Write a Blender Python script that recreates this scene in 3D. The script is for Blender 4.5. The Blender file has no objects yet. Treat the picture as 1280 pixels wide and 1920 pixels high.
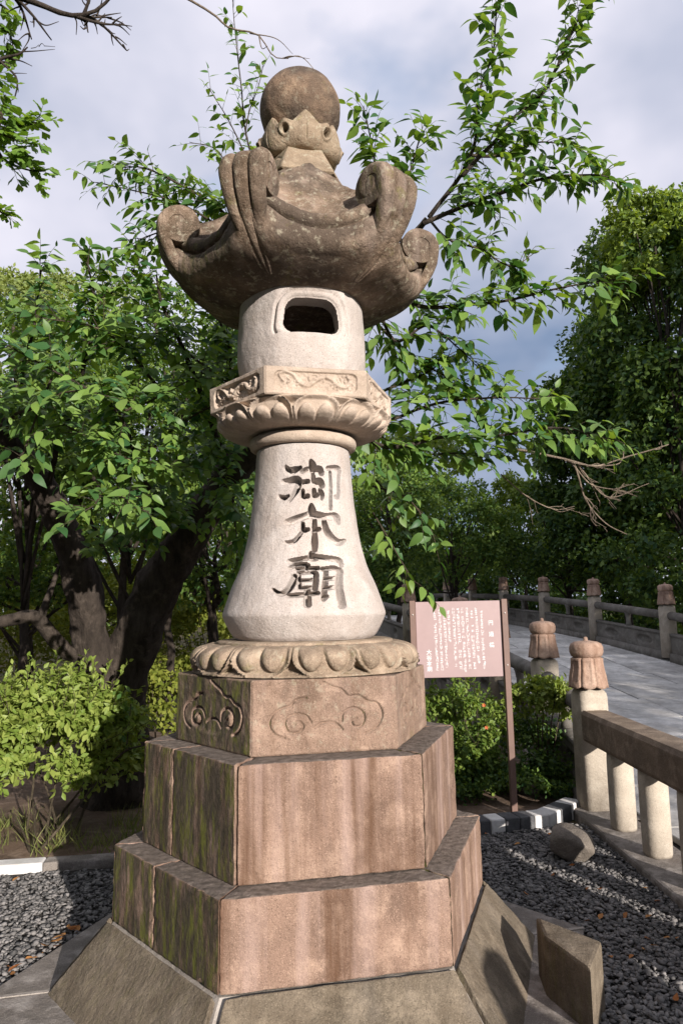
import bpy, bmesh, math, random
import numpy as np
from mathutils import Vector, Matrix

SC = bpy.context.scene
COL = SC.collection
rad = math.radians
rng = np.random.default_rng(7)
random.seed(7)

# ------------------------------------------------------------------ camera
CAM_D, CAM_H = 3.8, 1.73
FPX = 1336.2 / 1920.0              # focal length over the frame height
PITCH, ROLL, YAW, HEXAZ = .1362, .0163, .0535, .1552
_c, _s = math.cos(YAW), math.sin(YAW)
_r0, _f0, _Z = np.array([_c, -_s, 0]), np.array([_s, _c, 0]), np.array([0, 0, 1.])
_c, _s = math.cos(PITCH), math.sin(PITCH)
_fw, _up = _c * _f0 + _s * _Z, -_s * _f0 + _c * _Z
_c, _s = math.cos(ROLL), math.sin(ROLL)
_R, _U = _c * _r0 - _s * _up, _s * _r0 + _c * _up
CAM = np.array([0, -CAM_D, CAM_H])
cd = bpy.data.cameras.new('camera')
cam = bpy.data.objects.new('camera', cd)
COL.objects.link(cam)
cd.sensor_fit = 'VERTICAL'
cd.sensor_height = 36
cd.sensor_width = 24
cd.lens = 36 * FPX
cd.clip_start, cd.clip_end = .05, 2000
M = Matrix(((_R[0], _U[0], -_fw[0], CAM[0]), (_R[1], _U[1], -_fw[1], CAM[1]), (_R[2], _U[2], -_fw[2], CAM[2]), (0, 0, 0, 1)))
cam.matrix_world = M
SC.camera = cam

# ------------------------------------------------------------------ light
SUN_EL, SUN_AZ = rad(15.5), rad(-26.0)      # light travels towards azimuth -26 deg (left of +Y)
SUN_STRENGTH = 5.0
travel = Vector((math.sin(SUN_AZ) * math.cos(SUN_EL), math.cos(SUN_AZ) * math.cos(SUN_EL), -math.sin(SUN_EL)))
sl = bpy.data.lights.new('sun', 'SUN')
sl.energy, sl.angle, sl.color = SUN_STRENGTH, rad(.55), (1, .925, .855)
sun = bpy.data.objects.new('sun', sl)
COL.objects.link(sun)
sun.rotation_euler = travel.to_track_quat('-Z', 'Y').to_euler()
sun.location = (4, -8, 9)

W = bpy.data.worlds.new('World')
SC.world = W
W.use_nodes = True
nt = W.node_tree
nt.nodes.clear()
def wn(t, **k):
    n = nt.nodes.new(t)
    for a, b in k.items():
        setattr(n, a, b)
    return n
wo, bg, sky = wn('ShaderNodeOutputWorld'), wn('ShaderNodeBackground'), wn('ShaderNodeTexSky')
sky.sky_type = 'NISHITA'
sky.sun_disc = False
sky.sun_elevation = SUN_EL
sky.sun_rotation = math.atan2(-travel.x, -travel.y)
sky.air_density, sky.dust_density, sky.ozone_density = 1.0, .8, 3.0
bg.inputs['Strength'].default_value = .15
tc, mp = wn('ShaderNodeTexCoord'), wn('ShaderNodeMapping')
mp.inputs['Scale'].default_value = (1.0, 1.0, 1.7)
mp.inputs['Location'].default_value = (2.992, 1.047, -1.909)
nz = wn('ShaderNodeTexNoise')
nz.inputs['Scale'].default_value = 2.3
nz.inputs['Detail'].default_value = 5
nz.inputs['Roughness'].default_value = .52
rp = wn('ShaderNodeValToRGB')
rp.color_ramp.elements[0].position, rp.color_ramp.elements[1].position = .24, .44
n2 = wn('ShaderNodeTexNoise')
n2.inputs['Scale'].default_value = 1.7
n2.inputs['Detail'].default_value = 5
mp2 = wn('ShaderNodeMapping')
mp2.inputs['Scale'].default_value = (1.0, 1.0, 1.5)
mp2.inputs['Location'].default_value = (1.76, -3.78, -2.72)
r2 = wn('ShaderNodeValToRGB')
r2.color_ramp.elements[0].position, r2.color_ramp.elements[1].position = .32, .60
r2.color_ramp.elements[0].color = (1.15, 1.55, 2.35, 1)
r2.color_ramp.elements[1].color = (4.4, 4.28, 4.8, 1)
mx = wn('ShaderNodeMix', data_type='RGBA')
tint = wn('ShaderNodeMix', data_type='RGBA', blend_type='MULTIPLY')
tint.inputs['Factor'].default_value = 1
tint.inputs['B'].default_value = (1.25, 1.25, 1.15, 1)
L = nt.links.new
L(tc.outputs['Generated'], mp.inputs['Vector'])
L(mp.outputs['Vector'], nz.inputs['Vector'])
L(tc.outputs['Generated'], mp2.inputs['Vector'])
L(mp2.outputs['Vector'], n2.inputs['Vector'])
L(nz.outputs['Fac'], rp.inputs['Fac'])
L(n2.outputs['Fac'], r2.inputs['Fac'])
L(sky.outputs['Color'], tint.inputs['A'])
L(tint.outputs['Result'], mx.inputs['A'])
L(r2.outputs['Color'], mx.inputs['B'])
L(rp.outputs['Color'], mx.inputs['Factor'])
L(mx.outputs['Result'], bg.inputs['Color'])
L(bg.outputs['Background'], wo.inputs['Surface'])
vs = SC.view_settings
vs.view_transform, vs.look, vs.gamma, vs.exposure = 'Standard', 'None', 1, 0.5
vs.use_curve_mapping = False
SC.cycles.max_bounces = 5
SC.cycles.diffuse_bounces = 1
SC.cycles.transparent_max_bounces = 6
SC.cycles.sample_clamp_indirect = 4

# ------------------------------------------------------------------ helpers
def ray(x, y):                      # direction through a point of a 1280 x 1920 frame
    return _fw + _R * (x - 640) / 1336.2 + _U * (960 - y) / 1336.2
def at(x, y, d):                    # the place at depth d metres seen there
    return CAM + ray(x, y) * d
def on_ground(x, y, z=0.0):
    v = ray(x, y)
    return CAM + v * (z - CAM_H) / v[2]
def depth(P):
    return (np.asarray(P) - CAM) @ _fw
def seen(P):
    q = np.asarray(P) - CAM
    d = q @ _fw
    return 640 + 1336.2 * (q @ _R) / d, 960 - 1336.2 * (q @ _U) / d, d

def new_mesh(name, V, F, mat=None, smooth=False, rnd=None):
    """F: list of faces, or an (n,3)/(n,4) array, or a list of such arrays"""
    me = bpy.data.meshes.new(name)
    V = np.asarray(V, np.float32).reshape(-1, 3)
    if isinstance(F, np.ndarray):
        F = [F]
    if len(F) and isinstance(F[0], np.ndarray):
        F = [f for f in F if len(f)]
        loops = np.concatenate([f.reshape(-1) for f in F]).astype(np.int32)
        tot = np.concatenate([np.full(len(f), f.shape[1]) for f in F]).astype(np.int32)
        start = np.concatenate([[0], np.cumsum(tot)[:-1]]).astype(np.int32)
        me.vertices.add(len(V))
        me.vertices.foreach_set('co', V.reshape(-1))
        me.loops.add(len(loops))
        me.loops.foreach_set('vertex_index', loops)
        me.polygons.add(len(tot))
        me.polygons.foreach_set('loop_start', start)
        me.polygons.foreach_set('loop_total', tot)
        me.update(calc_edges=True)
    else:
        me.from_pydata([tuple(map(float, v)) for v in V], [], F)
        me.update()
    if smooth:
        me.polygons.foreach_set('use_smooth', np.ones(len(me.polygons), bool))
    if rnd is not None:
        a = me.attributes.new('rnd', 'FLOAT', 'FACE')
        a.data.foreach_set('value', np.asarray(rnd, np.float32))
    if mat is not None:
        me.materials.append(mat)
    return me

def put(name, me, parent=None, label=None, cat=None, group=None, kind=None):
    o = bpy.data.objects.new(name, me)
    COL.objects.link(o)
    if parent is not None:
        o.parent = parent
        base = parent
        loc = Vector((0, 0, 0))
        while base is not None:
            loc += Vector(base.get('_loc', (0, 0, 0)))
            base = base.parent
        o.matrix_parent_inverse = Matrix.Translation(-loc)
    tag(o, label, cat, group, kind)
    return o

def tag(o, label=None, cat=None, group=None, kind=None):
    if label: o['label'] = label
    if cat: o['category'] = cat
    if group: o['group'] = group
    if kind: o['kind'] = kind
    return o

def empty(name, loc, label, cat, group=None):
    o = bpy.data.objects.new(name, None)
    COL.objects.link(o)
    o.location = loc
    o['_loc'] = tuple(float(v) for v in loc)
    return tag(o, label, cat, group)

class MB:
    """collects vertices and faces for one mesh"""
    def __init__(s):
        s.v, s.q, s.t, s.p, s.n = [], [], [], [], 0
    def add(s, V, Q=None, T=None, P=None):
        V = np.asarray(V, float).reshape(-1, 3)
        if Q is not None and len(Q): s.q.append(np.asarray(Q, int) + s.n)
        if T is not None and len(T): s.t.append(np.asarray(T, int) + s.n)
        if P is not None: s.p += [[i + s.n for i in f] for f in P]
        s.v.append(V)
        s.n += len(V)
    def grid(s, P, wrap=False):
        n, m = P.shape[:2]
        idx = np.arange(n * m).reshape(n, m)
        if wrap: idx = np.concatenate([idx, idx[:, :1]], 1)
        Q = np.stack([idx[:-1, :-1], idx[:-1, 1:], idx[1:, 1:], idx[1:, :-1]], -1).reshape(-1, 4)
        s.add(P.reshape(-1, 3), Q)
    def box(s, lo, hi, rot=0, c=(0, 0, 0)):
        x0, y0, z0 = lo; x1, y1, z1 = hi
        V = np.array([(x0, y0, z0), (x1, y0, z0), (x1, y1, z0), (x0, y1, z0), (x0, y0, z1), (x1, y0, z1), (x1, y1, z1), (x0, y1, z1)], float)
        if rot:
            a, b = math.cos(rot), math.sin(rot)
            V[:, :2] = V[:, :2] @ np.array([[a, b], [-b, a]])
        s.add(V + np.array(c), [(0, 3, 2, 1), (4, 5, 6, 7), (0, 1, 5, 4), (1, 2, 6, 5), (2, 3, 7, 6), (3, 0, 4, 7)])
    def tube(s, P, R, sides=8, cap=True):
        P = np.asarray(P, float); R = np.broadcast_to(np.asarray(R, float), (len(P),))
        T = np.gradient(P, axis=0); T /= np.linalg.norm(T, axis=1, keepdims=True) + 1e-9
        ref = np.array([0, 0, 1.]) if abs(T[0, 2]) < .9 else np.array([1., 0, 0])
        a = np.linspace(0, 2 * np.pi, sides, endpoint=False)
        rings = []
        for p, t, r in zip(P, T, R):
            u = ref - t * (ref @ t); u /= np.linalg.norm(u) + 1e-9
            ref = u
            w = np.cross(t, u)
            rings.append(p + r * (np.cos(a)[:, None] * u + np.sin(a)[:, None] * w))
        n0 = s.n
        s.grid(np.array(rings), wrap=True)
        if cap:
            k = len(P)
            s.p.append([n0 + i for i in range(sides)][::-1])
            s.p.append([n0 + (k - 1) * sides + i for i in range(sides)])
    def lathe(s, prof, c=(0, 0, 0), n=24, mod=None):
        prof = np.asarray(prof, float)
        a = np.linspace(0, 2 * np.pi, n, endpoint=False)
        r, z = prof[:, :1], prof[:, 1:]
        rr = r * np.ones((1, n)); zz = z * np.ones((1, n))
        if mod is not None: rr, zz = mod(a[None, :] * np.ones_like(rr), rr, zz)
        P = np.stack([rr * np.cos(a), rr * np.sin(a), zz], -1) + np.array(c)
        n0 = s.n
        s.grid(P, wrap=True)
        k = len(prof)
        if prof[0, 0] > 1e-4: s.p.append([n0 + i for i in range(n)][::-1])
        if prof[-1, 0] > 1e-4: s.p.append([n0 + (k - 1) * n + i for i in range(n)])
    def prism(s, poly, z0, z1):
        n = len(poly); z0 = np.broadcast_to(z0, n); z1 = np.broadcast_to(z1, n)
        V = [(x, y, z) for (x, y), z in zip(poly, z0)] + [(x, y, z) for (x, y), z in zip(poly, z1)]
        s.add(V, None, None, [list(range(n))[::-1], list(range(n, 2 * n))] + [[i, (i + 1) % n, n + (i + 1) % n, n + i] for i in range(n)])
    def mesh(s, name, mat=None, smooth=False, rnd=None, bevel=0, seg=1, noise=0):
        V = np.concatenate(s.v)
        if s.p or bevel:
            F = [list(map(int, f)) for a in s.q for f in a] + [list(map(int, f)) for a in s.t for f in a] + s.p
            me = new_mesh(name, V, F, mat, smooth, rnd)
        else:
            F = []
            if s.q: F.append(np.concatenate(s.q))
            if s.t: F.append(np.concatenate(s.t))
            me = new_mesh(name, V, F, mat, smooth, rnd)
        if bevel:
            bm = bmesh.new(); bm.from_mesh(me)
            bmesh.ops.bevel(bm, geom=bm.edges[:], offset=bevel, segments=seg, affect='EDGES', profile=.5, clamp_overlap=True)
            if noise:
                for v in bm.verts:
                    v.co += Vector((random.gauss(0, noise), random.gauss(0, noise), random.gauss(0, noise)))
            bm.to_mesh(me); bm.free(); me.update()
        return me
    def build(s, name, mat, parent=None, smooth=False, rnd=None, bevel=0, seg=1, noise=0, **k):
        return put(name, s.mesh(name, mat, smooth, rnd, bevel, seg, noise), parent, **k)

def auto_smooth(o, deg=35):
    me = o.data
    try:
        me.set_sharp_from_angle(angle=rad(deg))
    except Exception:
        pass
    return o

def spline(P, n):                   # Catmull-Rom through points of any dimension
    P = np.asarray(P, float)
    Q = np.vstack([2 * P[0] - P[1], P, 2 * P[-1] - P[-2]])
    t = np.linspace(0, len(P) - 1 - 1e-6, n)
    i = t.astype(int); f = (t - i)[:, None]
    a, b, c, d = Q[i], Q[i + 1], Q[i + 2], Q[i + 3]
    return .5 * (2 * b + (c - a) * f + (2 * a - 5 * b + 4 * c - d) * f ** 2 + (3 * b - a - 3 * c + d) * f ** 3)

def stroke_sdf(X, Y, strokes):
    """signed distance (positive inside) to a set of strokes [(x, y, halfwidth) ...]"""
    best = np.full(X.shape, -1e9)
    for st in strokes:
        if len(st) > 2: st = spline(st, 4 * len(st))
        st = np.asarray(st, float)
        for (x0, y0, w0), (x1, y1, w1) in zip(st[:-1], st[1:]):
            dx, dy = x1 - x0, y1 - y0
            L2 = dx * dx + dy * dy + 1e-12
            m = (X > min(x0, x1) - .06) & (X < max(x0, x1) + .06) & (Y > min(y0, y1) - .06) & (Y < max(y0, y1) + .06)
            if not m.any(): continue
            t = np.clip(((X[m] - x0) * dx + (Y[m] - y0) * dy) / L2, 0, 1)
            d = np.hypot(X[m] - x0 - t * dx, Y[m] - y0 - t * dy)
            best[m] = np.maximum(best[m], w0 + (w1 - w0) * t - d)
    return best
def sstep(x, a, b):
    t = np.clip((x - a) / (b - a), 0, 1)
    return t * t * (3 - 2 * t)
_lat = np.random.default_rng(3).random((32, 32, 32))
def vnoise(P, s):                   # smooth value noise, -1..1
    P = np.asarray(P) * s
    i = np.floor(P).astype(int); f = P - i; f = f * f * (3 - 2 * f); i %= 32; j = (i + 1) % 32
    g = lambda a, b, c: _lat[a[..., 0], b[..., 1], c[..., 2]]
    x0 = g(i, i, i) * (1 - f[..., 0]) + g(j, i, i) * f[..., 0]; x1 = g(i, j, i) * (1 - f[..., 0]) + g(j, j, i) * f[..., 0]
    x2 = g(i, i, j) * (1 - f[..., 0]) + g(j, i, j) * f[..., 0]; x3 = g(i, j, j) * (1 - f[..., 0]) + g(j, j, j) * f[..., 0]
    y0 = x0 * (1 - f[..., 1]) + x1 * f[..., 1]; y1 = x2 * (1 - f[..., 1]) + x3 * f[..., 1]
    return (y0 * (1 - f[..., 2]) + y1 * f[..., 2]) * 2 - 1

# ------------------------------------------------------------------ materials
class NT:
    def __init__(s, name):
        s.m = bpy.data.materials.new(name); s.m.use_nodes = True
        s.t = s.m.node_tree; s.t.nodes.clear()
        s.out = s.n('ShaderNodeOutputMaterial')
        s.co = s.n('ShaderNodeTexCoord').outputs['Object']
    def n(s, t, **k):
        x = s.t.nodes.new(t)
        for a, b in k.items(): setattr(x, a, b)
        return x
    def l(s, a, b): s.t.links.new(a, b)
    def noise(s, scale, detail=4, rough=.55, map=None, loc=(0, 0, 0)):
        v = s.co
        if map or any(loc):
            m = s.n('ShaderNodeMapping'); m.inputs['Scale'].default_value = map or (1, 1, 1); m.inputs['Location'].default_value = loc
            s.l(v, m.inputs['Vector']); v = m.outputs['Vector']
        x = s.n('ShaderNodeTexNoise'); x.inputs['Scale'].default_value = scale; x.inputs['Detail'].default_value = detail
        x.inputs['Roughness'].default_value = rough
        s.l(v, x.inputs['Vector'])
        return x.outputs['Fac']
    def ramp(s, f, a, b, ca=(0, 0, 0), cb=(1, 1, 1)):
        r = s.n('ShaderNodeValToRGB')
        e = r.color_ramp.elements
        e[0].position, e[1].position = a, b
        e[0].color, e[1].color = (*ca, 1), (*cb, 1)
        s.l(f, r.inputs['Fac'])
        return r.outputs['Color']
    def mix(s, f, a, b, mode='MIX'):
        x = s.n('ShaderNodeMix', data_type='RGBA', blend_type=mode)
        for k, v in (('Factor', f), ('A', a), ('B', b)):
            if isinstance(v, (int, float)): x.inputs[k].default_value = v
            elif isinstance(v, tuple): x.inputs[k].default_value = (*v, 1)
            else: s.l(v, x.inputs[k])
        return x.outputs['Result']
    def math(s, op, a, b=0.):
        x = s.n('ShaderNodeMath', operation=op)
        for i, v in enumerate((a, b)):
            if isinstance(v, (int, float)): x.inputs[i].default_value = v
            else: s.l(v, x.inputs[i])
        return x.outputs[0]
    def bump(s, h, st=.3, dist=.01, prev=None):
        b = s.n('ShaderNodeBump'); b.inputs['Strength'].default_value = st; b.inputs['Distance'].default_value = dist
        s.l(h, b.inputs['Height'])
        if prev is not None: s.l(prev, b.inputs['Normal'])
        return b.outputs['Normal']
    def bsdf(s, col, rough=.85, normal=None, spec=.3, **k):
        p = s.n('ShaderNodeBsdfPrincipled')
        if isinstance(col, tuple): p.inputs['Base Color'].default_value = (*col, 1)
        else: s.l(col, p.inputs['Base Color'])
        p.inputs['Roughness'].default_value = rough
        p.inputs['Specular IOR Level'].default_value = spec
        if normal is not None: s.l(normal, p.inputs['Normal'])
        for a, b in k.items(): p.inputs[a.replace('_', ' ')].default_value = b
        s.l(p.outputs[0], s.out.inputs['Surface'])
        return s.m
    def nrm(s, axis):
        g = s.n('ShaderNodeNewGeometry'); x = s.n('ShaderNodeSeparateXYZ')
        s.l(g.outputs['True Normal'], x.inputs[0])
        return x.outputs[axis]

def stone(name, base, dark, light, streak=0., moss=0., topdirt=0., lichen=0., bump=.5, grain=1., grime=0., objvar=0.):
    t = NT(name)
    c = t.mix(t.ramp(t.noise(3.1, 5), .35, .65), base, dark)
    c = t.mix(t.ramp(t.noise(9, 5, .65), .48, .72), c, light)
    sp = t.noise(170, 2, .7)                                   # granite speckle
    c = t.mix(t.ramp(sp, .56, .7, (0, 0, 0), (.55 * grain,) * 3), c, tuple(v * .35 for v in dark))
    c = t.mix(t.ramp(t.noise(210, 2, .7, loc=(3, 1, 2)), .56, .72, (0, 0, 0), (.5 * grain,) * 3), c, tuple(min(1, v * 1.45) for v in light))
    if streak:
        f = t.ramp(t.noise(1.0, 4, .6, map=(9, 9, .55)), .47, .66, (0, 0, 0), (streak,) * 3)
        c = t.mix(f, c, (dark[0] * .62, dark[1] * .50, dark[2] * .38))
        f = t.ramp(t.noise(1.0, 3, .6, map=(7, 7, .5), loc=(4, 2, 0)), .53, .72, (0, 0, 0), (streak * .6,) * 3)
        c = t.mix(f, c, (light[0] * 1.2, light[1] * 1.28, light[2] * 1.5))
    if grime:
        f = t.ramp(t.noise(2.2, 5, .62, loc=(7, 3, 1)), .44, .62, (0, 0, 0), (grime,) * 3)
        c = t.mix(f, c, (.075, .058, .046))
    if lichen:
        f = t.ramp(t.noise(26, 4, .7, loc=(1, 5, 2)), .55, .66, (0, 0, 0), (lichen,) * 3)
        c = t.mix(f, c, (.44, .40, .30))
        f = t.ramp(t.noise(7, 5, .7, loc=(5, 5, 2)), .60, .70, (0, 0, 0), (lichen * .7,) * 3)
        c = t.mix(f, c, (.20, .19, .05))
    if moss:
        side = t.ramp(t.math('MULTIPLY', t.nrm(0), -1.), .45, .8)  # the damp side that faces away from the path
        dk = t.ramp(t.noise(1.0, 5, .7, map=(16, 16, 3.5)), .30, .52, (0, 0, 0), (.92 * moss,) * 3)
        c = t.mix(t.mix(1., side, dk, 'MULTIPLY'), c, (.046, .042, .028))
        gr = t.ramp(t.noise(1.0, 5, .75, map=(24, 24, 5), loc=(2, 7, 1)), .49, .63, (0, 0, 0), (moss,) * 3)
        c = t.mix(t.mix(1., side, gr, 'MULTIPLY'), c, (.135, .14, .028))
    if topdirt:
        up = t.ramp(t.nrm(2), .75, .97, (0, 0, 0), (topdirt,) * 3)
        c = t.mix(up, c, t.ramp(t.noise(30, 4), .35, .7, (.10, .085, .072), (.24, .20, .17)))
    if objvar:
        o_ = t.n('ShaderNodeObjectInfo').outputs['Random']
        c = t.mix(1., c, t.ramp(o_, 0., 1., (1 - objvar,) * 3, (1 + objvar,) * 3), 'MULTIPLY')
    b = t.bump(t.noise(85, 6, .75), bump, .006)
    b = t.bump(t.noise(14, 5, .65), bump * .8, .02, b)
    if moss: b = t.bump(t.noise(1.0, 5, .7, map=(34, 34, 12)), bump * .9, .012, b)
    return t.bsdf(c, .92, b, .2)

m_pale = stone('pale_granite', (0.518, 0.460, 0.420), (0.458, 0.395, 0.355), (0.569, 0.515, 0.476), grain=1.2, bump=.6, streak=.16, grime=.10)
m_roof = stone('weathered_roof_stone', (0.257, 0.181, 0.127), (0.108, 0.080, 0.055), (0.454, 0.341, 0.254), lichen=.6, bump=1., grime=.75, moss=.55, grain=1.2, streak=.55)
m_ball = stone('jewel_stone', (0.281, 0.189, 0.130), (0.135, 0.094, 0.064), (0.374, 0.263, 0.178), lichen=.25, bump=1., grime=.9, grain=1.2)  # dark grime patches also stand in for branch shadow, put into the colour
m_neck = stone('lichened_neck_stone', (0.416, 0.313, 0.214), (0.260, 0.199, 0.133), (0.541, 0.427, 0.304), lichen=.8, bump=.8, grime=.35, moss=.5)
m_plate = stone('carved_granite', (0.500, 0.398, 0.316), (0.350, 0.274, 0.214), (0.600, 0.497, 0.407), grain=.7, bump=.5, lichen=.15)
m_lotus = stone('lotus_granite', (0.374, 0.278, 0.201), (0.218, 0.164, 0.116), (0.520, 0.407, 0.299), grain=1., bump=.7, lichen=.55, moss=.55, grime=.2)
m_base = stone('carved_base_granite', (0.301, 0.204, 0.150), (0.177, 0.121, 0.090), (0.423, 0.298, 0.223), streak=.35, moss=1., topdirt=.5, lichen=.3, bump=.8, grain=1.2)
m_step = stone('step_granite', (0.310, 0.204, 0.151), (0.180, 0.117, 0.087), (0.433, 0.300, 0.224), streak=.9, moss=1., topdirt=.9, bump=.8, grain=1.2, objvar=.08)
m_slope = stone('sloped_granite', (0.208, 0.167, 0.121), (0.130, 0.106, 0.077), (0.291, 0.238, 0.174), streak=.25, moss=.25, bump=1., grain=1.2)
m_rail = stone('railing_granite', (0.500, 0.435, 0.352), (0.360, 0.310, 0.250), (0.580, 0.517, 0.427), bump=.4, grime=.2)
m_cap = stone('railing_cap_stone', (0.429, 0.291, 0.221), (0.270, 0.180, 0.137), (0.549, 0.399, 0.307), streak=.5, bump=.7, grime=.3, objvar=.15)
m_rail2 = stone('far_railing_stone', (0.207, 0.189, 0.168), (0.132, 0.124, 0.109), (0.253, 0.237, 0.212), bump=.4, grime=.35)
m_handrail = stone('handrail_stone', (0.229, 0.174, 0.125), (0.156, 0.119, 0.089), (0.343, 0.268, 0.201), bump=.5, grime=.2)
m_deck = stone('deck_slab_stone', (0.604, 0.589, 0.561), (0.431, 0.424, 0.402), (0.719, 0.697, 0.661), bump=.5, grime=.3, objvar=.22)
m_conc = stone('worn_concrete', (.24, .21, .185), (.16, .142, .124), (.42, .38, .345), bump=.6, grime=.3)
m_asphalt = stone('asphalt', (.055, .053, .05), (.04, .038, .036), (.075, .072, .068), bump=.6, grain=.6)
m_mortar = stone('mortar', (0.374, 0.331, 0.288), (0.259, 0.230, 0.202), (0.446, 0.403, 0.360), bump=.6)
m_white = stone('white_kerb_paint', (.72, .70, .68), (.58, .56, .53), (.80, .78, .76), bump=.3, grain=.3)
m_darkpaint = stone('dark_kerb_concrete', (.11, .11, .115), (.08, .08, .085), (.16, .16, .16), bump=.4)
m_rock = stone('garden_rock', (.20, .17, .14), (.12, .105, .09), (.30, .26, .22), bump=1., grime=.3)
m_soil = stone('soil', (.17, .115, .08), (.10, .07, .05), (.26, .19, .14), bump=1., grime=.25)

def plain(name, col, rough=.6, spec=.4, var=.25, sc=20):
    t = NT(name)
    c = t.mix(t.ramp(t.noise(sc, 5, .65), .3, .7), tuple(v * (1 - var) for v in col), tuple(min(1, v * (1 + var)) for v in col))
    return t.bsdf(c, rough, t.bump(t.noise(sc * 4, 4), .12, .004), spec)
m_sign = plain('sign_panel_paint', (.36, .255, .25), .42, .5, .06, 6)
m_post = plain('sign_post_paint', (.17, .10, .078), .5, .5, .12, 8)
m_letter = plain('white_lettering', (.82, .78, .78), .6, .3, .03)
m_steel = plain('bolt_steel', (.5, .45, .42), .4, .5, .1)

def bark(name, a, b, sc=1.):
    t = NT(name)
    c = t.mix(t.ramp(t.noise(1., 6, .7, map=(14 * sc, 14 * sc, 5 * sc)), .35, .68), a, b)
    c = t.mix(t.ramp(t.noise(5, 5, .7), .55, .7, (0, 0, 0), (.6,) * 3), c, tuple(min(1, v * 1.9) for v in b))
    n = t.bump(t.noise(1., 6, .75, map=(26 * sc, 26 * sc, 8 * sc)), 1., .03)
    return t.bsdf(c, .95, n, .15)
m_bark = bark('cherry_bark', (.03, .024, .02), (.085, .068, .055))
m_bark2 = bark('grey_bark', (.03, .024, .02), (.08, .064, .052))
m_twig = bark('twig_bark', (.06, .05, .035), (.14, .11, .075), 4)
m_dead = bark('dead_twig_bark', (.22, .17, .13), (.36, .29, .22), 4)

def leafmat(name, dark, light, trans=.35, rough=.45, spec=.35, tcol=None):
    t = NT(name)
    a = t.n('ShaderNodeAttribute', attribute_name='rnd').outputs['Fac']
    o = t.n('ShaderNodeObjectInfo').outputs['Random']
    f = t.math('FRACT', t.math('ADD', a, o))
    c = t.mix(f, dark, light)
    p = t.n('ShaderNodeBsdfPrincipled'); t.l(c, p.inputs['Base Color'])
    p.inputs['Roughness'].default_value = rough; p.inputs['Specular IOR Level'].default_value = spec
    tr = t.n('ShaderNodeBsdfTranslucent')
    t.l(t.mix(1., c, tcol or (1.6, 1.5, .5), 'MULTIPLY'), tr.inputs['Color'])
    s = t.n('ShaderNodeMixShader'); s.inputs[0].default_value = trans
    t.l(p.outputs[0], s.inputs[1]); t.l(tr.outputs[0], s.inputs[2]); t.l(s.outputs[0], t.out.inputs['Surface'])
    return t.m
l_cherry = leafmat('cherry_leaf', (.04, .12, .04), (.22, .34, .07), .38)
l_ginkgo = leafmat('ginkgo_leaf', (.10, .20, .03), (.20, .32, .06), .4)
l_bush = leafmat('bush_leaf', (.16, .24, .04), (.30, .36, .085), .3, .5)
l_moundy = leafmat('mound_leaf', (.13, .17, .025), (.24, .26, .045), .3, .6, .2)
l_azalea = leafmat('azalea_leaf', (.08, .15, .025), (.20, .27, .05), .3, .5)
l_camphor = leafmat('camphor_leaf', (.028, .08, .03), (.155, .235, .042), .28, .5)
l_bright = leafmat('young_leaf', (.11, .18, .03), (.25, .33, .06), .35, .5)
l_mid = leafmat('broad_leaf', (.05, .12, .03), (.18, .26, .045), .32, .5)
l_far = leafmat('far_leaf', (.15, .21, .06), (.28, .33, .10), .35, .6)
l_grass = leafmat('grass_blade', (.10, .14, .03), (.24, .24, .08), .3, .6)
l_dry = leafmat('dry_leaf', (.34, .12, .035), (.52, .27, .10), .2, .7, .2, (1, .8, .5))
l_flower = leafmat('azalea_flower', (.62, .12, .05), (.70, .25, .10), .25, .6, .2, (1, .6, .4))

# ================================================================== the setting
def hexdir(k):
    a = HEXAZ + math.pi + k * math.pi / 3
    return np.array([math.cos(a), math.sin(a)])
def hexpoly(R):
    return [tuple(hexdir(k) * R) for k in range(6)]

def deck_z(y):
    return np.interp(y, [-8, 2.2, 4, 8, 10, 12.6, 15.5, 18.2, 21, 24, 30, 60], [.04, .06, .15, .48, .68, .93, 1.10, 1.25, 1.36, 1.46, 1.5, 1.2])

gm = NT('ground_soil')
gc = gm.mix(gm.ramp(gm.noise(1.2, 6, .65), .35, .65), (.085, .075, .045), (.15, .115, .07))
gc = gm.mix(gm.ramp(gm.noise(5, 5, .7), .5, .65), gc, (.06, .085, .028))
m_ground = gm.bsdf(gc, .95, gm.bump(gm.noise(30, 6, .7), .8, .04), .1)
b = MB()
xs = np.concatenate([[-900, -300, -100, -50], np.linspace(-25, 25, 51), [50, 100, 300, 900]])
ys = np.concatenate([[-900, -300, -100, -40], np.linspace(-20, 60, 81), [100, 300, 900]])
X, Y = np.meshgrid(xs, ys)
Zg = -.03 + .9 * sstep(Y, 9, 30) * sstep(np.abs(X - 4.5), 3, 12) * (np.abs(X) < 60) + .05 * vnoise(np.stack([X, Y, X * 0], -1), .5) * (sstep(np.hypot(X, Y), 3, 8))
Zg -= 1.0 * sstep(X, 3, 4) * sstep(8 - X, 0, 1.5) * sstep(Y, 3, 6)          # the channel under the bridge
b.grid(np.stack([X, Y, Zg], -1))
b.build('ground', m_ground, smooth=True, kind='structure')

gv = NT('gravel_bed_stone')
gcol = gv.mix(gv.ramp(gv.noise(60, 5, .7), .35, .65), (.03, .028, .026), (.10, .092, .085))
m_gravelbed = gv.bsdf(gcol, .95, gv.bump(gv.noise(55, 4, .7), 1., .03), .15)
b = MB(); b.grid(np.stack(np.meshgrid(np.linspace(-6, 2.2, 10), np.linspace(-7, 1.9, 10), [-.012]), -1).reshape(10, 10, 3))
b.build('gravel_bed', m_gravelbed, kind='structure')

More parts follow.
